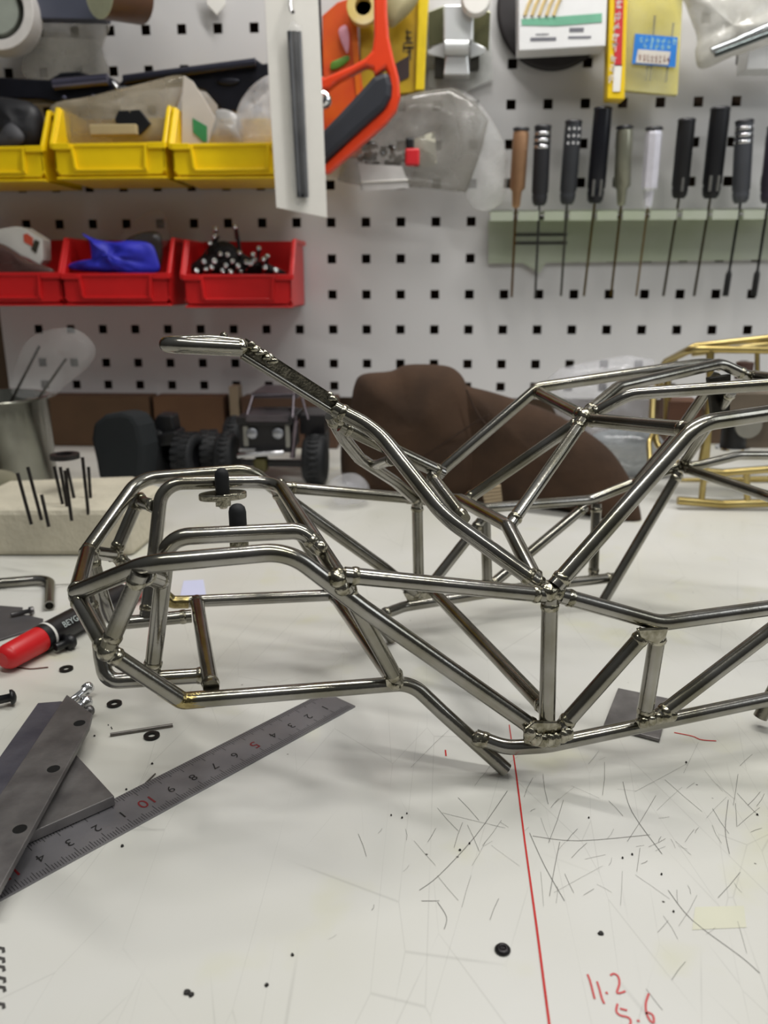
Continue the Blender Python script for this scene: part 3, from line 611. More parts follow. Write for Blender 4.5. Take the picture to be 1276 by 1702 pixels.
mb.box(*pbox(418, 653, 494, 662, TY+.02, .06)); mb.tube([on_y(488, 680, TY+.02), on_y(460, 680, TY+.06)], .001, 0, seg=8)
mb.build('roof_cage', gry, TK, label='grey tube roof cage')
for x in (419, 462):
    p = on_y(x, 720, TY-.001); MB().rev(p, p-V((0, 1, 0)), [(0, .0052), (.002, .0052), (.003, .004), (.0034, .0005)], 20).build('headlight', mat('headlight_glass', (170, 172, 178), .15, .6), TK)
MB().tube([on_y(398, 748, TY-.004), on_y(425, 748, TY-.006)], .0017, 0, seg=10).tube([on_y(396, 758, TY-.008), on_y(410, 756, TY-.012), on_y(456, 753, TY-.012), on_y(470, 752, TY-.008)], .0022, .01, seg=12).build('front_bumper', mat('satin_silver', (205, 205, 208), .3, 1), TK, label='satin silver bumper')
PB('grille', [(404, 708, 412, 742, TY-.002, .004)], mat('grille_letters', (140, 138, 130), .5)); PB('grille', [(474, 706, 481, 744, TY-.002, .004)], MATS['grille_letters'])
PB('axle', [(400, 766, 520, 776, TY+.012, .008)], dkm); PB('differential', [(420, 762, 442, 786, TY+.006, .016)], mat('olive_diff', (88, 82, 40), .5), bev=.003)
MB().tube([on_y(492, 700, TY-.002), on_y(486, 760, TY+.006)], .0024, 0, seg=10).tube([on_y(492, 692, TY-.002), on_y(491, 712, TY-.002)], .0012, 0, seg=8).build('shock_absorber', mat('shock_silver', (120, 110, 118), .3, .9), TK)
def wheel(px, Y, R, W, z):
    p = on_y(px, 760, Y); c = V((p.x, Y, z)); mb = MB().rev(c-V((W/2, 0, 0)), c+V((1, 0, 0)), [(0, R*.5), (0, R*.85), (W*.15, R), (W*.85, R), (W, R*.85), (W, R*.5)], 36)
    for i in range(26):
        an = 2*math.pi*i/26; q = c+V((0, math.cos(an), math.sin(an)))*R*1.0; mb.ball(q, R*.075, (W/R*3.6, 1, 1), 6, 4)
    mb.build('wheel', BLACKR, TK)
wheel(524, TY+.01, .0222, .021, .0235); wheel(378, TY+.02, .0222, .018, .0235); wheel(528, TY+.11, .0222, .021, .0235); wheel(392, TY+.115, .0222, .018, .0235)
PB('side_panel', [(498, 690, 540, 722, TY+.03, .05)], dkm)

# ---------------- brown cap
capm = mat('brown_suede', (72, 51, 35), .95, rgb2=(56, 39, 26), scale=26, bump=.4, bscale=160)
def CY(x): return .735-(x-600)*.00021
CP = thing('cap', on_z(800, 850, 0), 'brown cloth cap with a big curved brim behind the chassis', 'cap')
fwd = V((.15, -1, .05))
mb = MB().inflate(pp([(574, 812), (566, 745), (580, 690), (589, 640), (604, 622), (650, 617), (678, 606), (735, 607), (760, 617), (775, 642), (790, 690), (800, 745), (790, 815), (700, 842), (620, 838)], CY), fwd, .045, .05, 12, .42, .003, 22, 1)
mb.v = [V((p.x, p.y, max(p.z, .0004))) for p in mb.v]; mb.build('crown', capm, CP)
mb = MB().inflate(pp([(745, 640), (790, 645), (845, 660), (905, 680), (960, 708), (1010, 745), (1044, 795), (1061, 845), (1060, 874), (1030, 882), (985, 862), (930, 845), (860, 838), (790, 845), (740, 800), (725, 720)], lambda x: CY(x)-.006), fwd, .030, .03, 12, .45, .002, 20, 2)
mb.v = [V((p.x, p.y, max(p.z, .0004))) for p in mb.v]; mb.build('brim', capm, CP)
def surf_line(pts, nm, m, r=.0008, dy=-.046): MB().tube([on_y(x, y, CY(x)+dy) for x, y in curve(pts, 4)], r, 0, seg=6).build(nm, m, CP)
seam = mat('dark_seam', (52, 34, 22), .9)
surf_line([(690, 770), (740, 735), (790, 702), (812, 690)], 'seam', seam, dy=-.0405); surf_line([(775, 648), (795, 690), (830, 730), (860, 765)], 'seam', seam, dy=-.030)
mb = MB()
for i in range(8): mb.tube([on_y(800+i*1.2, 812+i*5.6, CY(810)-.047), on_y(832+i*.6, 808+i*5.6, CY(810)-.047)], .0014, 0, seg=8)
mb.build('lace', mat('cream_lace', (168, 150, 122), .8), CP, label='cream zigzag lacing')
# ---------------- gold chassis
GY = .66
gold = mat('brass_tube', (192, 174, 118), .32, 1, rgb2=(166, 146, 90), scale=30)
GC = thing('brass_chassis', (on_y(1230, 800, GY).x, GY+.05, 0), 'brass tube chassis with a black motor behind the steel chassis', 'chassis')
def G(nm, pts, r=.0028, dy=0, bend=.012): MB().tube([on_y(p[0], p[1], GY+(p[2] if len(p) > 2 else 0)+dy) for p in pts], r, bend, seg=12).build(nm, gold, GC)
G('top_rail', [(1086, 640, .06), (1104, 602, .06), (1150, 580), (1276, 582), (1420, 585)], .003); G('top_rail', [(1104, 602, .12), (1155, 575, .12), (1276, 562, .1), (1420, 545, .1)], .003)
G('top_rail', [(1150, 588, .1), (1276, 572, .1), (1420, 566, .1)], .0025)
G('upright', [(1180, 582), (1180, 660), (1170, 800)], .003); G('upright', [(1110, 612, .05), (1108, 700, .05), (1130, 800, .02)], .003); G('upright', [(1258, 584, .04), (1258, 640, .04)], .002)
G('side_hoop', [(1100, 640, .06), (1085, 655, .05), (1083, 700, .04), (1092, 740, .03), (1120, 762, .02)], .0028); G('side_hoop', [(1080, 770, .01), (1078, 735, .02), (1096, 700, .04)], .0022)
G('lower_rail', [(1132, 780, .0), (1200, 786), (1276, 780), (1420, 778)], .0032); G('lower_rail', [(1126, 832), (1200, 838), (1276, 836), (1420, 836)], .0036); G('lower_rail', [(1125, 800, .1), (1276, 796, .1), (1400, 796, .1)], .003)
G('brace', [(1170, 786), (1165, 835)], .0026); G('brace', [(1240, 782), (1242, 838)], .0026); G('brace', [(1165, 770), (1180, 690), (1200, 640)], .0028)
mb = MB().box(*pbox(1112, 668, 1165, 700, GY+.04, .03)); mb.build('battery_tray', mat('brown_pack', (92, 58, 40), .6), GC, label='brown pack')
mb = MB().box(*pbox(1196, 655, 1300, 692, GY+.03, .04)); mb.box(*pbox(1222, 700, 1300, 745, GY+.05, .01)); mb.build('gear_case', mat('grey_brown_case', (110, 98, 84), .5), GC)
p = on_y(1217, 742, GY+.04); MB().cyl(p, p+V((0, 0, .030)), .0105, seg=28).build('motor', BLACKP, GC, label='black can motor')
MB().cyl(p+V((0, 0, -.002)), p, .014, seg=28).build('motor_plate', CHROME, GC); p = on_y(1242, 706, GY+.03); MB().rev(p, p-V((0, 1, 0)), [(0, .011), (.003, .011)], 24).build('spur_gear', mat('grey_gear', (150, 148, 140), .4, .6), GC)
p = on_y(1237, 610, GY+.04); MB().cyl(p-V((0, 0, .010)), p+V((0, 0, .004)), .007, seg=18).build('cap_nut', mat('brown_cap', (74, 50, 44), .5), GC)
# crumpled bags behind
tag(MB().inflate(pp([(900, 640), (930, 612), (985, 600), (1040, 590), (1085, 596), (1095, 640), (1080, 700), (1040, 735), (985, 745), (930, 700)], .82), (0, -1, 0), .03, .02, nz=.012, fq=60, seed=5, sub=1).build('plastic_bag', film('pale_film', (225, 225, 230), .26)), 'crumpled milky plastic bag between the cap and the brass chassis', 'bag')
mb = MB().inflate(pp([(980, 735), (1060, 720), (1100, 740), (1120, 790), (1060, 800), (1000, 790)], .78), (0, -1, 0), .02, .02, nz=.004, fq=30, seed=6); tag(sett(mb).build('plastic_bag', film('grey_film', (150, 156, 160), .6)), 'greyish plastic bag lying left of the brass chassis', 'bag')
mb = MB().inflate(pp([(545, 800), (560, 785), (590, 782), (612, 800), (610, 826), (560, 830)], .66), (0, -1, 0), .02, .02, nz=.004, fq=50, seed=7); tag(sett(mb).build('plastic_bag', film('pale_film', (225, 225, 230), .26)), 'small clear plastic bag on the bench between truck and cap', 'bag')
# boards leaning below the pegboard
for x0, x1, y0, y1, c, lb in ((60, 250, 668, 742, (92, 68, 46), 'brown cardboard strip leaning below the pegboard, left of the truck'), (257, 372, 664, 744, (104, 74, 50), 'lighter brown cardboard box below the pegboard, behind the tyres'), (402, 560, 664, 744, (84, 60, 44), 'brown cardboard box below the pegboard behind the model truck')):
    a, b = pbox(x0, y0, x1, y1, .895, .03)
    tag(MB().box((a[0], a[1], 0.0003), (b[0], b[1], .058)).build('cardboard_box', mat('cardboard_%d' % x0, c, .85, var=.15, scale=30), bevel=.001), lb, 'box', None)
a, b = pbox(383, 664, 398, 740, .895, .02); tag(MB().box((a[0], a[1], .0003), (b[0], b[1], .07)).build('wooden_strip', mat('pale_wood', (150, 132, 108), .7, var=.15), bevel=.0005), 'pale narrow wooden strip upright between the cardboard boxes', 'strip')

# ================================================================ STORAGE BINS
def bin_(nm, x0, x1, ylip, ybot, ytop, Yf, m, label, grp, dep):
    L = on_y(x0, (ylip+ybot)/2, Yf).x; R = on_y(x1, (ylip+ybot)/2, Yf).x; zl_, zb_ = on_y((x0+x1)/2, ylip, Yf).z, on_y((x0+x1)/2, ybot, Yf).z
    zt = on_y((x0+x1)/2, ytop, Yf+dep*.25).z; t = .0022; Yb_ = Yf+dep
    mb = MB()
    n1, n2 = dep*.26, dep*.30
    def side(x, s):
        pts = [(Yf, zb_+.004), (Yf, zl_), (Yf+n1, zt), (Yb_, zt), (Yb_, zb_-.004), (Yf+.012, zb_-.004)]
        mb.prism([V((x, y, z)) for y, z in pts], V((s*t, 0, 0)))
    side(L, 1); side(R, -1)
    mb.prism([V((x, Yf, z)) for x, z in ((L+.004, zb_), (R-.004, zb_), (R, zb_+.006), (R, zl_), (L, zl_), (L, zb_+.006))], (0, t, 0))
    mb.box((L, Yf, zb_-.004), (R, Yb_, zb_-.004+t)); mb.prism([V((L+.005, Yf+.0005, zb_)), V((L+.005, Yf+.013, zb_-.004)), V((L+.005, Yf+.013, zb_)), ], (R-L-.01, 0, 0)); mb.box((L, Yb_-t, zb_-.004), (R, Yb_, zt+.002))
    for x, s in ((L, -1), (R, 1)):                                # rolled rims
        mb.prism([V((x-s*.0005, y, z)) for y, z in ((Yf-.002, zl_-.0035), (Yf-.002, zl_+.0015), (Yf+n1-.002, zt+.0015), (Yb_, zt+.0015), (Yb_, zt-.003), (Yf+n1, zt-.003), (Yf+.003, zl_-.0035))], (s*.0035, 0, 0))
    W_ = R-L; rl, rr = L+W_*.17, R-W_*.16                          # raised frame round the label recess
    for x in (L, rr+.002): mb.box((x, Yf-.0035, zl_-.0045), (x+W_*.16, Yf, zl_+.0012))
    mb.box((L+W_*.16, Yf-.0012, zl_-.0022), (R-W_*.14, Yf, zl_+.0012))
    for x, s in ((rl, 1), (rr, -1)): mb.prism([V((x-.0015, Yf, zl_-.001)), V((x+.0015, Yf, zl_-.001)), V((x+.0015+s*.002, Yf, zb_+.005)), V((x-.0015+s*.002, Yf, zb_+.005))], (0, -.003, 0))
    mb.prism([V((rl, Yf, zb_+.0055)), V((rr, Yf, zb_+.0055)), V((rr, Yf, zb_+.003)), V((rl, Yf, zb_+.003))], (0, -.002, 0))
    o = mb.build(nm, m, bevel=.0007); tag(o, label, 'storage bin', grp)
    return dict(L=L, R=R, zl=zl_, zb=zb_, zt=zt, Yf=Yf, Yb=Yb_)
gy = 'yellow storage bins on the pegboard'; gr = 'red storage bins on the pegboard'
YF = .835
B1 = bin_('storage_bin', -110, 72, 246, 295, 188, YF, YEL, 'yellow storage bin at the left edge filled with black parts', gy, .088)
B2 = bin_('storage_bin', 91, 274, 240, 290, 180, YF, YEL, 'yellow storage bin holding a clear bag, middle of the yellow row', gy, .088)
B3 = bin_('storage_bin', 287, 478, 240, 290, 180, YF, YEL, 'yellow storage bin with a paper packet, beside the hanging blister card', gy, .088)
C1 = bin_('storage_bin', -100, 101, 455, 502, 398, YF+.004, RED, 'red storage bin at the left edge holding a white carton', gr, .084)
C2 = bin_('storage_bin', 105, 281, 456, 502, 398, YF+.004, RED, 'red storage bin holding the blue cloth', gr, .084)
C3 = bin_('storage_bin', 306, 484, 458, 505, 400, YF+.004, RED, 'red storage bin full of shiny bolts', gr, .084)
def pil(nm, pts, Y, tf, tb, m, lab, cat, nz=.002, fq=50, seed=0, p=.5, grp=None): return tag(MB().inflate(pp(pts, Y), (0, -1, 0), tf, tb, nz=nz, fq=fq, seed=seed, p=p).build(nm, m), lab, cat, grp)
dark = mat('dark_plastic_part', (34, 34, 38), .5, var=.3)
pil('rubber_part', [(-20, 170), (30, 165), (62, 178), (70, 205), (60, 250), (-20, 255)], .865, .015, .02, dark, 'black rubber part sticking out of the left yellow bin', 'part', .003, 60, 1)
pil('rubber_part', [(0, 222), (18, 204), (40, 225), (30, 244), (-10, 250)], .850, .006, .006, mat('grey_rubber', (70, 70, 74), .6), 'small grey rubber part leaning in the left yellow bin', 'part', .001, 60, 2)
pil('plastic_bag', [(83, 178), (150, 160), (240, 138), (300, 125), (304, 150), (285, 200), (275, 238), (150, 240), (105, 238)], .868, .010, .010, film('taupe_film', (170, 160, 140), .55), 'taupe-tinted clear bag overflowing the middle yellow bin', 'bag', .003, 60, 3)
tag(MB().box(*pbox(148, 206, 226, 224, .850, .008)).build('metal_block', mat('beige_block', (190, 172, 130), .5), bevel=.001), 'beige bar lying in the middle yellow bin', 'bar')
tag(MB().prism(pp([(150, 226), (232, 224), (250, 205), (232, 182), (196, 184), (190, 200), (205, 222)], .856), (0, .004, 0)).build('plastic_hook', BLACKP, bevel=.001), 'black curved plastic part behind the beige bar', 'part')
pk = tag(MB().prism(pp([(302, 240), (302, 165), (305, 125), (320, 135), (345, 175), (362, 205), (345, 240)], .858), (0, .003, 0)).build('paper_packet', mat('off_white_paper', (208, 200, 190), .6, var=.06), bevel=.0003), 'off-white paper packet with a green label in the right yellow bin', 'packet')
MB().prism(pp([(320, 196), (344, 210), (344, 236), (338, 236), (321, 220)], .8575), (0, -.0004, 0)).build('green_label', mat('green_print', (60, 150, 92), .6), pk, label='green printed label')
pil('plastic_bag', [(350, 240), (356, 200), (362, 182), (385, 185), (400, 200), (402, 240)], .862, .008, .006, film('grey_clear', (190, 190, 190), .7), 'small frosted bag between the packet and the puffed bag in the right yellow bin', 'bag', .002, 60, 4)
pil('plastic_bag', [(388, 240), (392, 190), (405, 160), (428, 135), (455, 125), (470, 160), (470, 240)], .866, .012, .01, film('bright_clear', (215, 215, 218), .5), 'puffed clear bag at the right of the right yellow bin', 'bag', .004, 60, 5)
# slide rails above
rl = mat('dark_blue_rail', (36, 37, 46), .35, .5, var=.2)
R1 = thing('slide_rail', on_y(90, 150, .9), 'dark metal slide rail lying above the left yellow bin, with a bright tube', 'rail', 'dark slide rails above the yellow bins')
mb = MB(); mb.prism(pp([(-40, 136), (0, 128), (40, 130), (80, 132), (100, 120), (130, 118), (155, 126), (185, 128), (200, 152), (175, 160), (120, 172), (60, 165), (-40, 165)], .885), (0, .022, 0)); mb.build('rail_body', rl, R1, bevel=.002)
MB().tube([on_y(90, 141, .880), on_y(180, 132, .880)], .0055, 0, seg=16).build('rail_tube', mat('violet_grey_metal', (120, 118, 140), .3, .9), R1, label='bright grey tube')
for x, y, r in ((107, 163, .0035), (155, 160, .003)): c = on_y(x, y, .884); MB().ball(c, r, nz=0).build('rivet', mat('rivet', (110, 110, 130), .25, .9), R1)
R2 = thing('slide_rail', on_y(320, 140, .9), 'dark triangular metal rail rising behind the right yellow bin', 'rail', 'dark slide rails above the yellow bins')
MB().prism(pp([(196, 140), (210, 124), (424, 97), (436, 106), (445, 104), (450, 140), (400, 185), (370, 185), (340, 150), (300, 140), (205, 150)], .888), (0, .012, 0)).build('rail_body', rl, R2, bevel=.0015)
MB().tube([on_y(206, 132, .884), on_y(425, 104, .884)], .0042, 0, seg=12).build('rail_edge', mat('rail_lip', (52, 53, 66), .35, .6), R2)
MB().ball(on_y(379, 135, .887), .004, (3, .6, 1)).build('embossed_rib', rl, R2)
tag(MB().tube([on_y(188, 138, .88), on_y(196, 148, .88), on_y(212, 146, .88)], .002, .004, seg=8).build('small_clip', CHROME), 'small bright metal clip at the end of the left slide rail', 'clip')
# red bin contents
ct = thing('white_carton', on_y(35, 420, .86), 'white carton with a red mark in the left red bin', 'carton')
MB().prism(pp([(-10, 382), (24, 376), (38, 378), (70, 398), (71, 432), (66, 440), (47, 430), (-10, 404)], .862), (0, .02, 0)).build('box', WHITE, ct, bevel=.0008)
MB().prism(pp([(39, 390), (45, 388), (55, 396), (54, 410), (40, 402)], .8615), (0, -.0004, 0)).build('red_mark', mat('orange_red_print', (222, 92, 66), .6), ct, label='orange-red printed mark')
MB().prism(pp([(58, 398), (66, 402), (60, 422), (52, 414)], .8615), (0, -.0004, 0)).build('dark_print', mat('dark_print', (60, 58, 44), .6), ct)
pil('brown_bag', [(-20, 405), (10, 408), (45, 432), (70, 440), (90, 450), (80, 462), (-20, 462)], .850, .008, .01, film('brown_film', (84, 66, 62), 1.0), 'dark brownish bag in front of the white carton in the left red bin', 'bag', .003, 70, 9)
bl = mat('blue_cloth', (44, 48, 196), .55, var=.25, scale=30)
mb = MB(); mb.inflate(pp([(118, 438), (150, 436), (148, 400), (136, 388), (160, 398), (190, 402), (215, 400), (250, 405), (262, 430), (262, 452), (220, 461), (180, 455), (120, 448)], .852), (0, -1, 0), .007, .012, nz=.006, fq=90, seed=11)
tag(mb.build('folded_cloth', bl), 'crumpled blue cloth in the middle red bin', 'cloth')
pil('dark_bag', [(205, 402), (240, 385), (268, 392), (266, 450), (240, 455), (225, 430)], .860, .008, .01, film('smoke_film', (60, 56, 54), .9), 'dark smoky bag behind the blue cloth in the middle red bin', 'bag', .004, 70, 12)
pil('plastic_bag', [(200, 395), (235, 360), (262, 348), (280, 372), (275, 410), (230, 420)], .900, .01, .01, CLEARL, 'thin clear bag rising behind the blue cloth', 'bag', .004, 70, 13)
random.seed(12)
bolts = [(322, 450, 330, 452), (334, 434, 342, 438), (338, 450, 345, 448), (348, 446, 355, 446), (352, 434, 360, 436), (345, 408, 352, 404), (352, 396, 360, 392), (356, 386, 360, 380), (362, 424, 369, 424), (374, 424, 381, 426), (370, 440, 378, 444), (384, 436, 388, 436), (390, 382, 392, 376), (396, 424, 400, 420),
         (392, 442, 398, 444), (404, 436, 412, 438), (412, 438, 420, 440), (418, 426, 422, 424), (426, 430, 422, 436), (428, 418, 432, 412), (436, 436, 440, 430), (436, 448, 442, 446), (442, 430, 446, 426), (456, 450, 460, 452), (380, 452, 386, 454), (396, 454, 402, 452), (366, 450, 372, 452)]
bm_ = mat('shiny_bolt', (205, 204, 205), .2, 1, var=.2)
proto = None
for i, (x0, y0, x1, y1) in enumerate(bolts):
    c = on_y((x0+x1)/2, (y0+y1)/2, YF+.012+.012*random.random()); d = (on_y(x1, y1, .84)-on_y(x0, y0, .84))*.6+V((0, -.004, .003)); q = d.normalized()
    if proto is None:
        z = V((0, 0, 0)); bmb = MB().rev(V((0, 0, -.013)), V((0, 0, 1)), [(0, .0014), (.012, .0015), (.0121, .0027), (.0155, .0027), (.016, .0022), (.0161, .0012), (.0145, .0011)], 14)
        proto = bmb.build('socket_bolt', bm_, loc=(0, 0, 0)); o = proto
    else: o = proto.copy(); COL.objects.link(o)
    o.location = c; o.rotation_euler = q.to_track_quat('Z', 'Y').to_euler()
    own = {0: 'shiny socket bolt at the far left of the bolt heap', 12: 'shiny socket bolt head right at the top of the tall dark bolt', 7: 'shiny socket bolt topmost at the left of the heap', 6: 'shiny socket bolt second from the top at the left of the heap', 5: 'shiny socket bolt third from the top at the left of the heap', 23: 'shiny socket bolt at the far right of the bolt heap', 19: 'shiny socket bolt poking up highest on the right of the heap', 22: 'shiny socket bolt leaning right above the right end of the heap', 21: 'shiny socket bolt just left of the rightmost bolt'}
    tag(o, own.get(i, 'shiny silver socket bolt in the crowded middle of the heap in the red bin'), 'bolt', 'shiny bolts heaped in the red bin')
for k, (x0, y0, x1, y1, lb) in enumerate(((353, 412, 363, 392, 'long dark bolt rising at the left of the bolt heap'), (399, 420, 392, 376, 'tall upright dark bolt standing above the bolt heap'))):
    a = on_y(x0, y0, .862); b = on_y(x1, y1, .862); tag(MB().tube([a, b], .0018, 0, seg=10).build('threaded_rod', mat('dark_thread', (60, 58, 58), .4, 1)), lb, 'bolt')
pil('dark_filling', [(318, 455), (335, 425), (352, 405), (380, 402), (410, 425), (450, 440), (470, 458)], .866, .010, .01, mat('oily_parts', (40, 38, 40), .5, .4, rgb2=(14, 14, 14), scale=220, bump=1), 'dark oily lump of parts beneath the shiny bolts', 'parts', .003, 90, 14)

# ================================================================ HANGING ON THE PEGBOARD
# blister card
BC = thing('blister_card', on_y(495, 350, .80), 'tall white blister card with a black rod set, hanging left of the hacksaw', 'blister card')
MB().prism(pp([(438, -30), (527, -30), (535, 150), (543, 362), (459, 345), (449, 180)], .800), (0, .0016, 0)).build('card', mat('cream_card', (236, 233, 226), .5, var=.03), BC, bevel=.0003)
a, b = on_y(489, 52, .795), on_y(503, 328, .795)
for k, (dx, r, m) in enumerate(((-.0042, .0022, 'a'), (0, .0026, 'b'), (.0038, .0022, 'a'))):
    MB().tube([a+V((dx, .001*k, 0)), b+V((dx*.8, .001*k, 0))], r, 0, seg=12).build('rod', mat('rod_black_'+m, (34, 36, 40) if m == 'b' else (78, 80, 84), .3, .6), BC)
MB().inflate(pp([(479, 48), (498, 44), (503, 70), (513, 325), (505, 334), (488, 332), (480, 200)], .797), (0, -1, 0), .006, .0005, p=.3).build('plastic_bubble', CLEARL, BC)
MB().tube([on_y(484, -14, .797), on_y(482, 8, .792), on_y(484, 22, .790), on_y(487, 20, .78)], .0014, .004, seg=10).build('peg_hook', CHROME, BC)
# hacksaw
HY = .835; HS = thing('hacksaw', on_y(600, 280, HY), 'orange-red hacksaw with a black grip hanging on the pegboard', 'hacksaw')
orm = mat('orange_red_paint', (230, 66, 26), .32, var=.05, coat=.4)
MB().prism(pp([(620, -30), (642, -30), (643, 20), (646, 60), (655, 100), (663, 130), (665, 160), (658, 184), (640, 206), (548, 286), (540, 290), (532, 280), (600, 215), (640, 180), (648, 150), (645, 124), (640, 112), (622, 127), (619, 113), (608, 110), (560, 136), (546, 148), (528, 150), (523, 138), (528, 126), (540, 128), (585, 108), (606, 96), (618, 84), (621, 60)], HY), (0, .014, 0)).build('frame', orm, HS, bevel=.0025)
MB().prism(pp([(645, 116), (651, 140), (650, 160), (638, 180), (534, 272), (513, 240), (560, 192), (606, 142), (620, 126)], HY-.006), (0, .024, 0)).build('grip', mat('navy_black_grip', (38, 41, 50), .55, var=.15), HS, bevel=.005)
MB().prism(pp([(525, -30), (532, -30), (537, 126), (530, 126)], HY+.005), (0, .0012, 0)).build('blade', mat('blade_dark', (34, 34, 42), .4, .7), HS)
p = on_y(535, 163, HY-.002); MB().rev(p+V((0, .012, 0)), p-V((0, 1, 0)), [(0, .008), (.008, .008), (.010, .0065), (.0101, .004), (.016, .004), (.018, .002)], 18).build('wing_nut', CHROME, HS, label='silver tension nut')
# packages behind the saw
PK = thing('red_package', on_y(565, 200, .9), 'red and orange hang package behind the hacksaw blade', 'package')
MB().prism(pp([(535, 26), (560, 4), (588, -6), (592, 60), (604, 160), (600, 262), (538, 262)], .905), (0, .008, 0)).build('bag', mat('red_orange_print', (196, 62, 30), .35, rgb2=(212, 92, 24), scale=22), PK, bevel=.001)
MB().prism(pp([(578, -10), (590, -10), (600, 158), (592, 158)], .9035), (0, .003, 0)).build('orange_edge', mat('orange_edge', (226, 112, 22), .35), PK)
MB().inflate(pp([(550, 104), (562, 98), (578, 92), (580, 100), (565, 112), (550, 116)], .903), (0, -1, 0), .0012, .0003).build('green_emblem', mat('green_emblem', (86, 130, 40), .5), PK, label='green printed oval')
pil('clear_pouch', [(562, 52), (575, 42), (580, 60), (579, 84), (574, 86)], .901, .0015, .0005, film('pinkish', (235, 180, 200), .9), 'pinkish clear corner shining on the red package', 'pouch', .001)
YP = thing('yellow_package', on_y(680, 120, .9), 'yellow package with dark lettering right of the hacksaw', 'package')
MB().prism(pp([(596, -30), (712, -30), (704, 60), (704, 152), (664, 156), (600, 160)], .908), (0, .012, 0)).build('bag', mat('mustard_print', (188, 158, 32), .4, rgb2=(168, 136, 30), scale=30), YP, bevel=.001)
MB().prism(pp([(696, -30), (714, -30), (710, 40), (705, 150), (690, 150)], .903), (0, .006, 0)).build('yellow_edge', mat('bright_yellow', (228, 200, 34), .35), YP, bevel=.001)
MB().prism(pp([(657, 106), (680, 92), (680, 128), (664, 136)], .9075), (0, -.0004, 0)).build('dark_patch', mat('dark_patch', (54, 40, 40), .6), YP)
mb = MB(); e = V((0, 0, 1)); glyphs(mb, on_y(679, 62, .9074), (1, 0, 0), e, 2, .013, .014, 3, True); mb.build('lettering', mat('olive_letter', (92, 78, 40), .6), YP)
c = on_y(603, 10, .885); tag(MB().rev(c+V((0, .012, 0)), c-V((0, 1, 0)), [(0, .008), (0, .016), (.012, .016), (.012, .008), (0, .008)], 36, False).build('tape_roll', mat('cream_tape', (222, 208, 168), .45, rgb2=(206, 178, 60), scale=20), bevel=.0006), 'cream and yellow tape roll hung behind the hacksaw frame', 'tape roll')
pil('film_roll', [(646, -20), (698, -20), (690, 10), (668, 34), (646, 44)], .893, .010, .004, mat('pale_khaki_wrap', (178, 170, 130), .5), 'pale khaki wrapped roll between the saw frame and yellow package', 'roll', .001)
# bag with parts
BG = thing('parts_bag', on_y(690, 300, .9), 'large clear bag of small parts hanging under the yellow package', 'bag')
MB().inflate(pp([(560, 300), (575, 250), (620, 200), (650, 165), (700, 152), (752, 146), (790, 170), (812, 200), (800, 250), (775, 320), (700, 312), (600, 310)], .888), (0, -1, 0), .012, .022, nz=.010, fq=55, seed=21, sub=1).build('film', film('bag_film', (138, 135, 128), .5), BG)
MB().prism(pp([(596, 272), (668, 276), (680, 312), (602, 318)], .872), (0, .0008, 0)).build('header_card', mat('pale_grey_card', (196, 194, 192), .5), BG, label='pale grey folded card')
MB().tube([on_y(600, 303, .871), on_y(678, 299, .871)], .0008, 0, seg=8).build('fold', WHITE, BG)
MB().prism(pp([(686, 232), (722, 218), (726, 268), (722, 276), (690, 278)], .878), (0, .001, 0)).build('tag_card', mat('pale_tag', (196, 194, 176), .6), BG)
random.seed(5); mb = MB()
for i in range(22):
    c = on_y(random.uniform(605, 672), random.uniform(238, 272), .882+random.random()*.008); d = V((random.uniform(-1, 1), random.uniform(-.4, .4), random.uniform(-1, 1))).normalized(); mb.rev(c, c+d, [(0, .0022), (.004, .0022), (.004, .0038), (.007, .0034)], 10)
mb.build('small_screws', mat('parts_silver', (150, 150, 150), .25, 1, rgb2=(40, 40, 42), scale=200), BG, label='silver and dark screws')
MB().box(*pbox(673, 246, 697, 275, .870, .008)).build('red_knob', mat('red_knob', (206, 36, 44), .4), BG, bevel=.002, label='bright red knob')
MB().box(*pbox(674, 228, 688, 248, .874, .008)).build('black_stub', BLACKP, BG, bevel=.002)
pil('plastic_bag', [(752, 150), (790, 165), (826, 215), (842, 260), (838, 330), (800, 350), (770, 320), (764, 230)], .906, .006, .006, film('faint', (214, 214, 212), .30), 'faint clear bag hanging left of the screwdriver rack', 'bag', .003, 50, 22)
# polished clamp
CL = thing('steel_clamp', on_y(765, 140, .9), 'polished faceted steel clamp in a clear blister beside the yellow package', 'clamp')
cz = lambda x, y, Y=.905: on_y(x, y, Y)
pol = mat('polished_steel', (226, 228, 232), .2, .35, rgb2=(212, 216, 214), scale=14); olv = mat('olive_steel', (138, 138, 104), .25, .9)
def facet(nm, a, m): MB().prism([cz(*q) for q in a], V((0, .004, 0))).build(nm, m, CL, bevel=.0004)
MB().prism(pp([(713, 18), (737, 10), (790, 10), (816, 22), (819, 132), (772, 153), (740, 152), (712, 146)], .921), (0, .003, 0)).build('blister', film('blister', (220, 222, 220), .55), CL)
facet('wing', [(712, 20), (737, 10), (737, 70), (712, 76)], olv); facet('wing', [(787, 12), (815, 20), (812, 84), (787, 68)], olv)
MB().prism(pp([(738, 8), (786, 8), (785, 67), (738, 67)], .889), (0, .02, 0)).build('block', pol, CL, bevel=.001)
facet('cone', [(710, 84), (738, 70), (738, 96), (712, 90)], pol); facet('cone', [(782, 68), (808, 80), (806, 88), (782, 96)], pol)
MB().tube([on_y(739, 78, .894), on_y(778, 78, .894)], .0072, 0, seg=20).build('barrel', pol, CL)
MB().prism(pp([(741, 92), (777, 92), (780, 124), (737, 124)], .895), (0, .016, 0)).build('jaw', pol, CL, bevel=.001)
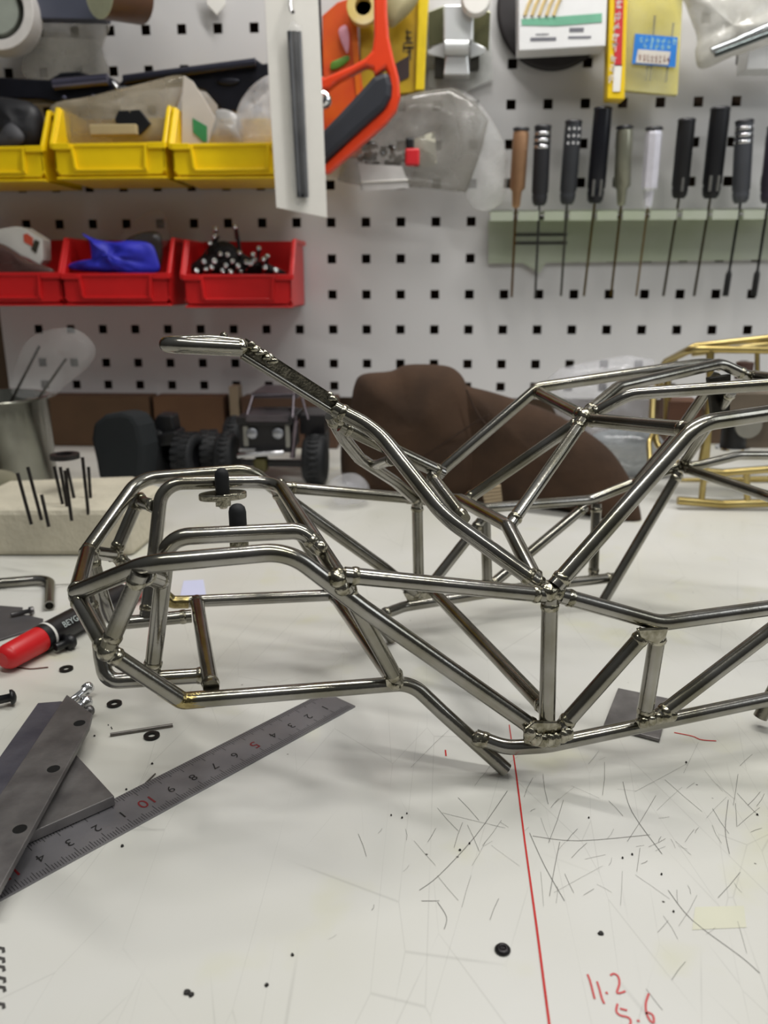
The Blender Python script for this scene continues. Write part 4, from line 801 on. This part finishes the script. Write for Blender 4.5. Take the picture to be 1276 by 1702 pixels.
MB().box(*pbox(722, 94, 738, 128, .908, .008)).build('jaw_recess', mat('clamp_dark', (52, 50, 44), .4, .6), CL); MB().box(*pbox(781, 92, 796, 116, .908, .008)).build('jaw_recess', MATS['clamp_dark'], CL)
c = on_y(791, -2, .88); tag(MB().rev(c+V((0, .006, 0)), c-V((0, 1, 0)), [(0, .0145), (.004, .0145), (.006, .012)], 32).build('round_tag', WHITE), 'round white hanging tag above the polished clamp', 'tag')
tag(MB().prism(pp([(340, -20), (376, -20), (374, 8), (360, 25), (344, 8)], .918), (0, .0016, 0)).build('hang_tag', WHITE, bevel=.0005), 'white pointed hanging tag at the top left of the blister card', 'tag')
# disc and box
c = on_y(924, 8, .915); tag(MB().rev(c+V((0, .006, 0)), c-V((0, 1, 0)), [(0, .058), (.003, .058), (.004, .054), (.0041, .0005)], 64).build('grinding_disc', mat('black_disc', (38, 34, 36), .6)), 'black round disc hanging behind the white product box', 'disc')
WB = thing('product_box', on_y(935, 85, .88), 'white printed box with a green stripe hanging in front of the black disc', 'box')
MB().prism(pp([(862, -30), (1010, -30), (1006, 76), (862, 84)], .870), (0, .030, 0)).build('carton', mat('white_gloss_card', (228, 228, 228), .3, var=.03), WB, bevel=.0005)
MB().prism(pp([(866, 32), (920, 28), (1000, 22), (1000, 37), (925, 43), (867, 42)], .8698), (0, -.0003, 0)).build('green_stripe', mat('sea_green', (112, 176, 146), .5), WB)
mb = MB()
for i in range(5): mb.tube([on_y(872+i*12, 26, .8694), on_y(878+i*12, 8, .8694), on_y(884+i*12, -4, .8694)], .0016, .002, seg=8)
mb.build('pencil_picture', mat('tan_print', (212, 188, 130), .5), WB)
mb = MB(); mb.box(*pbox(881, 62, 924, 68, .8697, .0002)); mb.box(*pbox(944, 60, 982, 64, .8697, .0002)); mb.box(*pbox(890, 56, 912, 58, .8697, .0002)); mb.box(*pbox(946, 46, 970, 53, .8697, .0002)); mb.build('printed_lines', mat('grey_print', (110, 110, 118), .6), WB)
# yellow cases
TC = thing('pencil_case', on_y(1025, 160, .87), 'tall narrow yellow case with a red and white label', 'case')
MB().prism(pp([(1014, -30), (1044, -30), (1038, 165), (1009, 164)], .868), (0, .02, 0)).build('case', mat('yellow_case', (232, 196, 28), .35, var=.06), TC, bevel=.001)
MB().prism(pp([(1022, -30), (1037, -30), (1033, 110), (1020, 110)], .8675), (0, -.0006, 0)).build('red_label', mat('red_label', (196, 44, 52), .45), TC); MB().prism(pp([(1020, 108), (1033, 108), (1030, 152), (1018, 152)], .8675), (0, -.0006, 0)).build('white_label', WHITE, TC)
mb = MB()
glyphs(mb, on_y(1028.5, 8, .8666), (1, 0, 0), (.04, 0, 1), 8, .0065, .0088, 5, True)
mb.build('lettering', mat('white_black_print', (226, 222, 220), .5), TC)
DC = thing('drill_case', on_y(1085, 150, .88), 'yellow transparent drill bit case with a blue label', 'case')
MB().prism(pp([(1044, -30), (1136, -30), (1126, 158), (1038, 150)], .888), (0, .008, 0)).build('tray', mat('yellow_tray', (206, 190, 44), .4, rgb2=(186, 170, 40), scale=30), DC, bevel=.001)
MB().prism(pp([(1042, -30), (1136, -30), (1126, 158), (1038, 150)], .876), (0, .0008, 0)).build('lid', film('case_lid', (225, 222, 180), .22), DC)
for x0, y0, x1, y1 in ((1088, 26, 1080, 135), (1119, 38, 1106, 137), (1076, 110, 1073, 134)): MB().tube([on_y(x0, y0, .882), on_y(x1, y1, .882)], .0012, 0, seg=8).build('drill_bit', mat('bit_dark', (96, 84, 50), .4, .7), DC)
MB().prism(pp([(1055, 56), (1126, 62), (1122, 112), (1050, 106)], .875), (0, -.0003, 0)).build('blue_label', mat('blue_label', (40, 122, 206), .4), DC); MB().prism(pp([(1060, 82), (1114, 86), (1110, 108), (1056, 104)], .8745), (0, -.0003, 0)).build('price_sticker', mat('pale_sticker', (206, 200, 190), .5), DC)
mb = MB(); glyphs(mb, on_y(1066, 66, .8744), (1, 0, -.08), (.08, 0, 1), 7, .004, .0052, 7); glyphs(mb, on_y(1072, 76, .8744), (1, 0, -.08), (.08, 0, 1), 5, .004, .0056, 8); mb.build('label_print', mat('cyan_print', (170, 220, 226), .5), DC)
mb = MB(); glyphs(mb, on_y(1064, 93, .8741), (1, 0, -.08), (.08, 0, 1), 8, .003, .0038, 9); glyphs(mb, on_y(1064, 99, .8741), (1, 0, -.08), (.08, 0, 1), 8, .003, .0038, 10); mb.build('sticker_print', mat('brown_print', (150, 104, 92), .5), DC)
# silver bag
SB = thing('rod_bag', on_y(1220, 80, .88), 'clear bag of silver rods hanging at the top right', 'bag')
MB().inflate(pp([(1140, -30), (1320, -30), (1330, 40), (1276, 75), (1215, 95), (1166, 115), (1155, 90), (1158, 60), (1140, 10)], .885), (0, -1, 0), .014, .014, nz=.007, fq=45, seed=31).build('film', film('silver_film', (196, 194, 186), .75), SB)
for x0, y0, x1, y1, m in ((1182, 84, 1330, 26, 'satin_rod'), (1188, 90, 1330, 36, 'satin_rod2'), (1225, 66, 1330, 20, 'satin_rod')): MB().tube([on_y(x0, y0, .868), on_y(x1, y1, .868)], .0028, 0, seg=12).build('rod', mat(m, (170, 174, 176) if m == 'satin_rod' else (84, 90, 90), .2, 1), SB)
tag(MB().box(*pbox(1243, 74, 1340, 114, .885, .03)).build('small_carton', mat('white_gloss_card', (228, 228, 228)), bevel=.0006), 'small white carton below the bag of silver rods', 'carton')
# top left
c = on_y(-18, 12, .865); TRL = thing('tape_roll', c-V((0, 0, .045)), 'wide white tape roll cut off by the top left corner', 'tape roll')
MB().rev(c+V((0, .03, 0)), c-V((-.15, 1, 0)), [(0, .028), (0, .0375), (.03, .0375), (.03, .028), (0, .028)], 48, False).build('tape', mat('white_tape', (214, 210, 206), .5), TRL, bevel=.001)
MB().rev(c+V((0, .028, 0)), c-V((-.15, 1, 0)), [(0, .022), (.024, .022)], 32).build('core_label', mat('grey_green_core', (150, 156, 146), .6), TRL)
tag(MB().prism(pp([(38, -30), (182, -30), (174, 33), (42, 30)], .893), (0, .016, 0)).build('hanging_pouch', mat('slate_pouch', (78, 82, 98), .5, var=.15, scale=14), bevel=.001), 'slate grey pouch hanging between the two tape rolls', 'pouch')
tag(MB().inflate(pp([(40, 30), (175, 32), (170, 80), (174, 132), (45, 132), (44, 70)], .915), (0, -1, 0), .003, .003, nz=.001, p=.3).build('plastic_sleeve', film('beige_film', (206, 202, 192), .4)), 'clear plastic sleeve hanging below the slate pouch', 'sleeve')
a, b = on_y(150, -8, .86), on_y(238, 4, .88); TB = thing('tape_roll', a, 'brown packing tape roll beside the slate pouch', 'tape roll')
MB().cyl(on_y(165, -16, .850), on_y(232, -4, .885), .0235, seg=40).build('tape', mat('brown_tape', (92, 66, 50), .35), TB); p = on_y(165, -16, .850); q = on_y(232, -4, .885); d = (q-p).normalized(); MB().rev(p-d*.0008, q, [(0, .014), (0, .0236), (.0006, .0236), (.0006, .014)], 40, False).build('core', mat('pale_green_core', (196, 200, 170), .6), TB, label='pale green core')

# ================================================================ SCREWDRIVER RACK
RK = thing('tool_rack', on_y(1050, 440, .92), 'plated steel rack plate holding the row of screwdrivers', 'rack')
rkm = mat('plated_steel', (206, 212, 196), .3, .45, rgb2=(192, 202, 176), scale=12)  # pale green reflection on the steel is put into the base colour
MB().prism(pp([(811, 366), (1400, 356), (1400, 430), (811, 438)], .9215), (0, .0018, 0)).prism(pp([(868, 437), (908, 436), (896, 455)], .9215), (0, .0018, 0)).build('back_plate', rkm, RK, bevel=.0003)
slots = [857, 900, 942, 988, 1031, 1076, 1130, 1180, 1232, 1276, 1330]
lipy = lambda x: 357-(x-811)*.0145
SY = .884; e0 = 815; mb = MB(); zs = on_y(1050, lipy(1050)-6, SY).z; zlow = zs-.0105
for s_ in slots+[1400]:
    x0 = on_y(e0, 350, SY).x; x1 = on_y(s_-4.5, 350, SY).x; mb.box((x0, SY, zs-.0105), (x1, SY+.0016, zs)); mb.box((x0, SY, zs-.0016), (x1, SY+.016, zs)); e0 = s_+4.5
xa, xb = on_y(815, 350, SY).x, on_y(1400, 350, SY).x
mb.box((xa, SY+.016, zs-.0016), (xb, .9215, zs)); mb.build('slotted_shelf', rkm, RK, bevel=.0003)
for y in (390, 404): MB().box(*pbox(856, y-2.5, 942, y+2.5, .9205, .0012)).build('stamped_slot', mat('slot_dark', (70, 72, 66), .6), RK)
def shaft_mat(n, c, me=.9): return mat(n, c, .35, me)
drv = [ # top x,y  bottom x,y, shaft end x,y, radius px, kind
 ((866, 217), (857, 346), (850, 494), 12.5, 'gold'), ((902, 213), (896, 342), (889, 496), 13, 'ringed'), ((953, 205), (942, 340), (932, 492), 13, 'grey'), ((1002, 183), (988, 338), (970, 492), 14, 'blackwin'), ((1038, 214), (1032, 342), (1015, 492), 13, 'olive'),
 ((1087, 216), (1076, 346), (1057, 492), 13, 'white'), ((1141, 202), (1128, 330), (1102, 492), 13, 'black'), ((1197, 183), (1180, 330), (1153, 492), 14.5, 'black2'), ((1237, 204), (1230, 338), (1205, 492), 13.5, 'knurl'), ((1290, 214), (1276, 338), (1252, 492), 13.5, 'dark')]
info = {'gold': ('bronze-handled screwdriver at the left end of the rack', (164, 126, 94), (112, 82, 40)), 'ringed': ('black screwdriver with three silver rings, second from the left', (46, 46, 50), (90, 90, 88)), 'grey': ('charcoal screwdriver with white dotted top, third from the left', (56, 58, 62), (100, 100, 92)),
        'blackwin': ('tall glossy black screwdriver, fourth from the left', (24, 25, 32), (108, 92, 48)), 'olive': ('olive grey handled screwdriver left of the bright silver one', (140, 140, 124), (104, 86, 44)), 'white': ('bright silver fluted screwdriver in the middle of the rack', (232, 230, 240), (140, 112, 56)),
        'black': ('matt black screwdriver right of the bright silver one', (22, 22, 24), (74, 66, 42)), 'black2': ('tallest matt black screwdriver near the right end', (14, 15, 20), (74, 66, 42)), 'knurl': ('dark grey knurled screwdriver with silver ribs at the top', (72, 74, 80), (24, 24, 24)), 'dark': ('dark screwdriver cut by the right edge of the photo', (48, 42, 56), (24, 24, 24))}
for (tx, ty), (bx, by), (ex, ey_), rp_, kd in drv:
    Y0 = SY+.009; t = on_y(tx, ty, Y0-.004); b = on_y(bx, by, Y0); e = on_y(ex, ey_, Y0+.006); lab, hc, sc = info[kd]
    SD = thing('screwdriver', e, lab, 'screwdriver', 'screwdrivers in the slotted rack'); L = (t-b).length; r = rp_*.87/F; hm = mat('handle_'+kd, hc, .3 if kd in ('white', 'blackwin', 'olive') else .45, {'white': .35, 'gold': .5, 'olive': .5}.get(kd, .2), var=.15, bump=.3 if kd == 'knurl' else 0, bscale=900)
    u = (t-b).normalized()
    if kd in ('white', 'olive', 'gold'): prof = [(0, r*.35), (.002, r*.5), (L*.22, r*.62), (L*.26, r*.98), (L*.95, r*.98), (L-.001, r*.9)]
    else: prof = [(0, r*.6), (.003, r*.85), (L*.12, r*.95), (L*.15, r*.88), (L*.18, r), (L*.9, r*1.0), (L, r*.97)]
    MB().rev(b, t, prof, 8 if kd == 'white' else 24, kd != 'white').build('handle', hm, SD)
    MB().rev(t, t+u, [(0, r*1.02), (.0018, r*1.02), (.0028, r*.85)], 24).build('end_cap', mat('cap_dark', (36, 36, 40), .4), SD)
    if kd in ('ringed', 'knurl'):
        for k in (1, 2, 3): c = t-u*(.0062*k-.001); MB().rev(c, c+u, [(-.0016, r*.99), (-.0012, r*1.05), (.0012, r*1.05), (.0016, r*.99)], 24).build('ring', CHROME, SD)
    if kd == 'grey':
        mb = MB()
        for k in range(3):
            for j in (-1, 0, 1): c = t-u*(.006+.0065*k)+V((j*r*.55, -math.sqrt(1-.3*j*j)*r*.98, 0)); mb.rev(c, c-V((0, 1, 0)), [(0, .0014), (.0005, .0014)], 10)
        mb.build('dots', mat('white_dot', (190, 190, 190), .4), SD)
    if kd in ('black', 'black2', 'blackwin'):
        for j in ((-.45, .35) if kd != 'black' else (0,)): c0 = b+u*.006+V((j*r, -r*.92, 0)); MB().tube([c0, c0+u*L*.18], r*.16, 0, seg=8).build('inlay', mat('grey_inlay', (120, 120, 116), .4, .5), SD)
    MB().tube([b, e], .0013 if kd != 'white' else .001, 0, seg=10).build('shaft', shaft_mat('shaft_'+kd, sc), SD)
    if kd in ('knurl', 'dark'): d = (b-e).normalized(); MB().rev(e, b, [(0, .0031), (.022, .0031), (.026, .0015)], 16).build('socket_tip', mat('socket_black', (22, 22, 22), .4), SD)
for o in COL.objects:
    if '_w' in o: del o['_w']
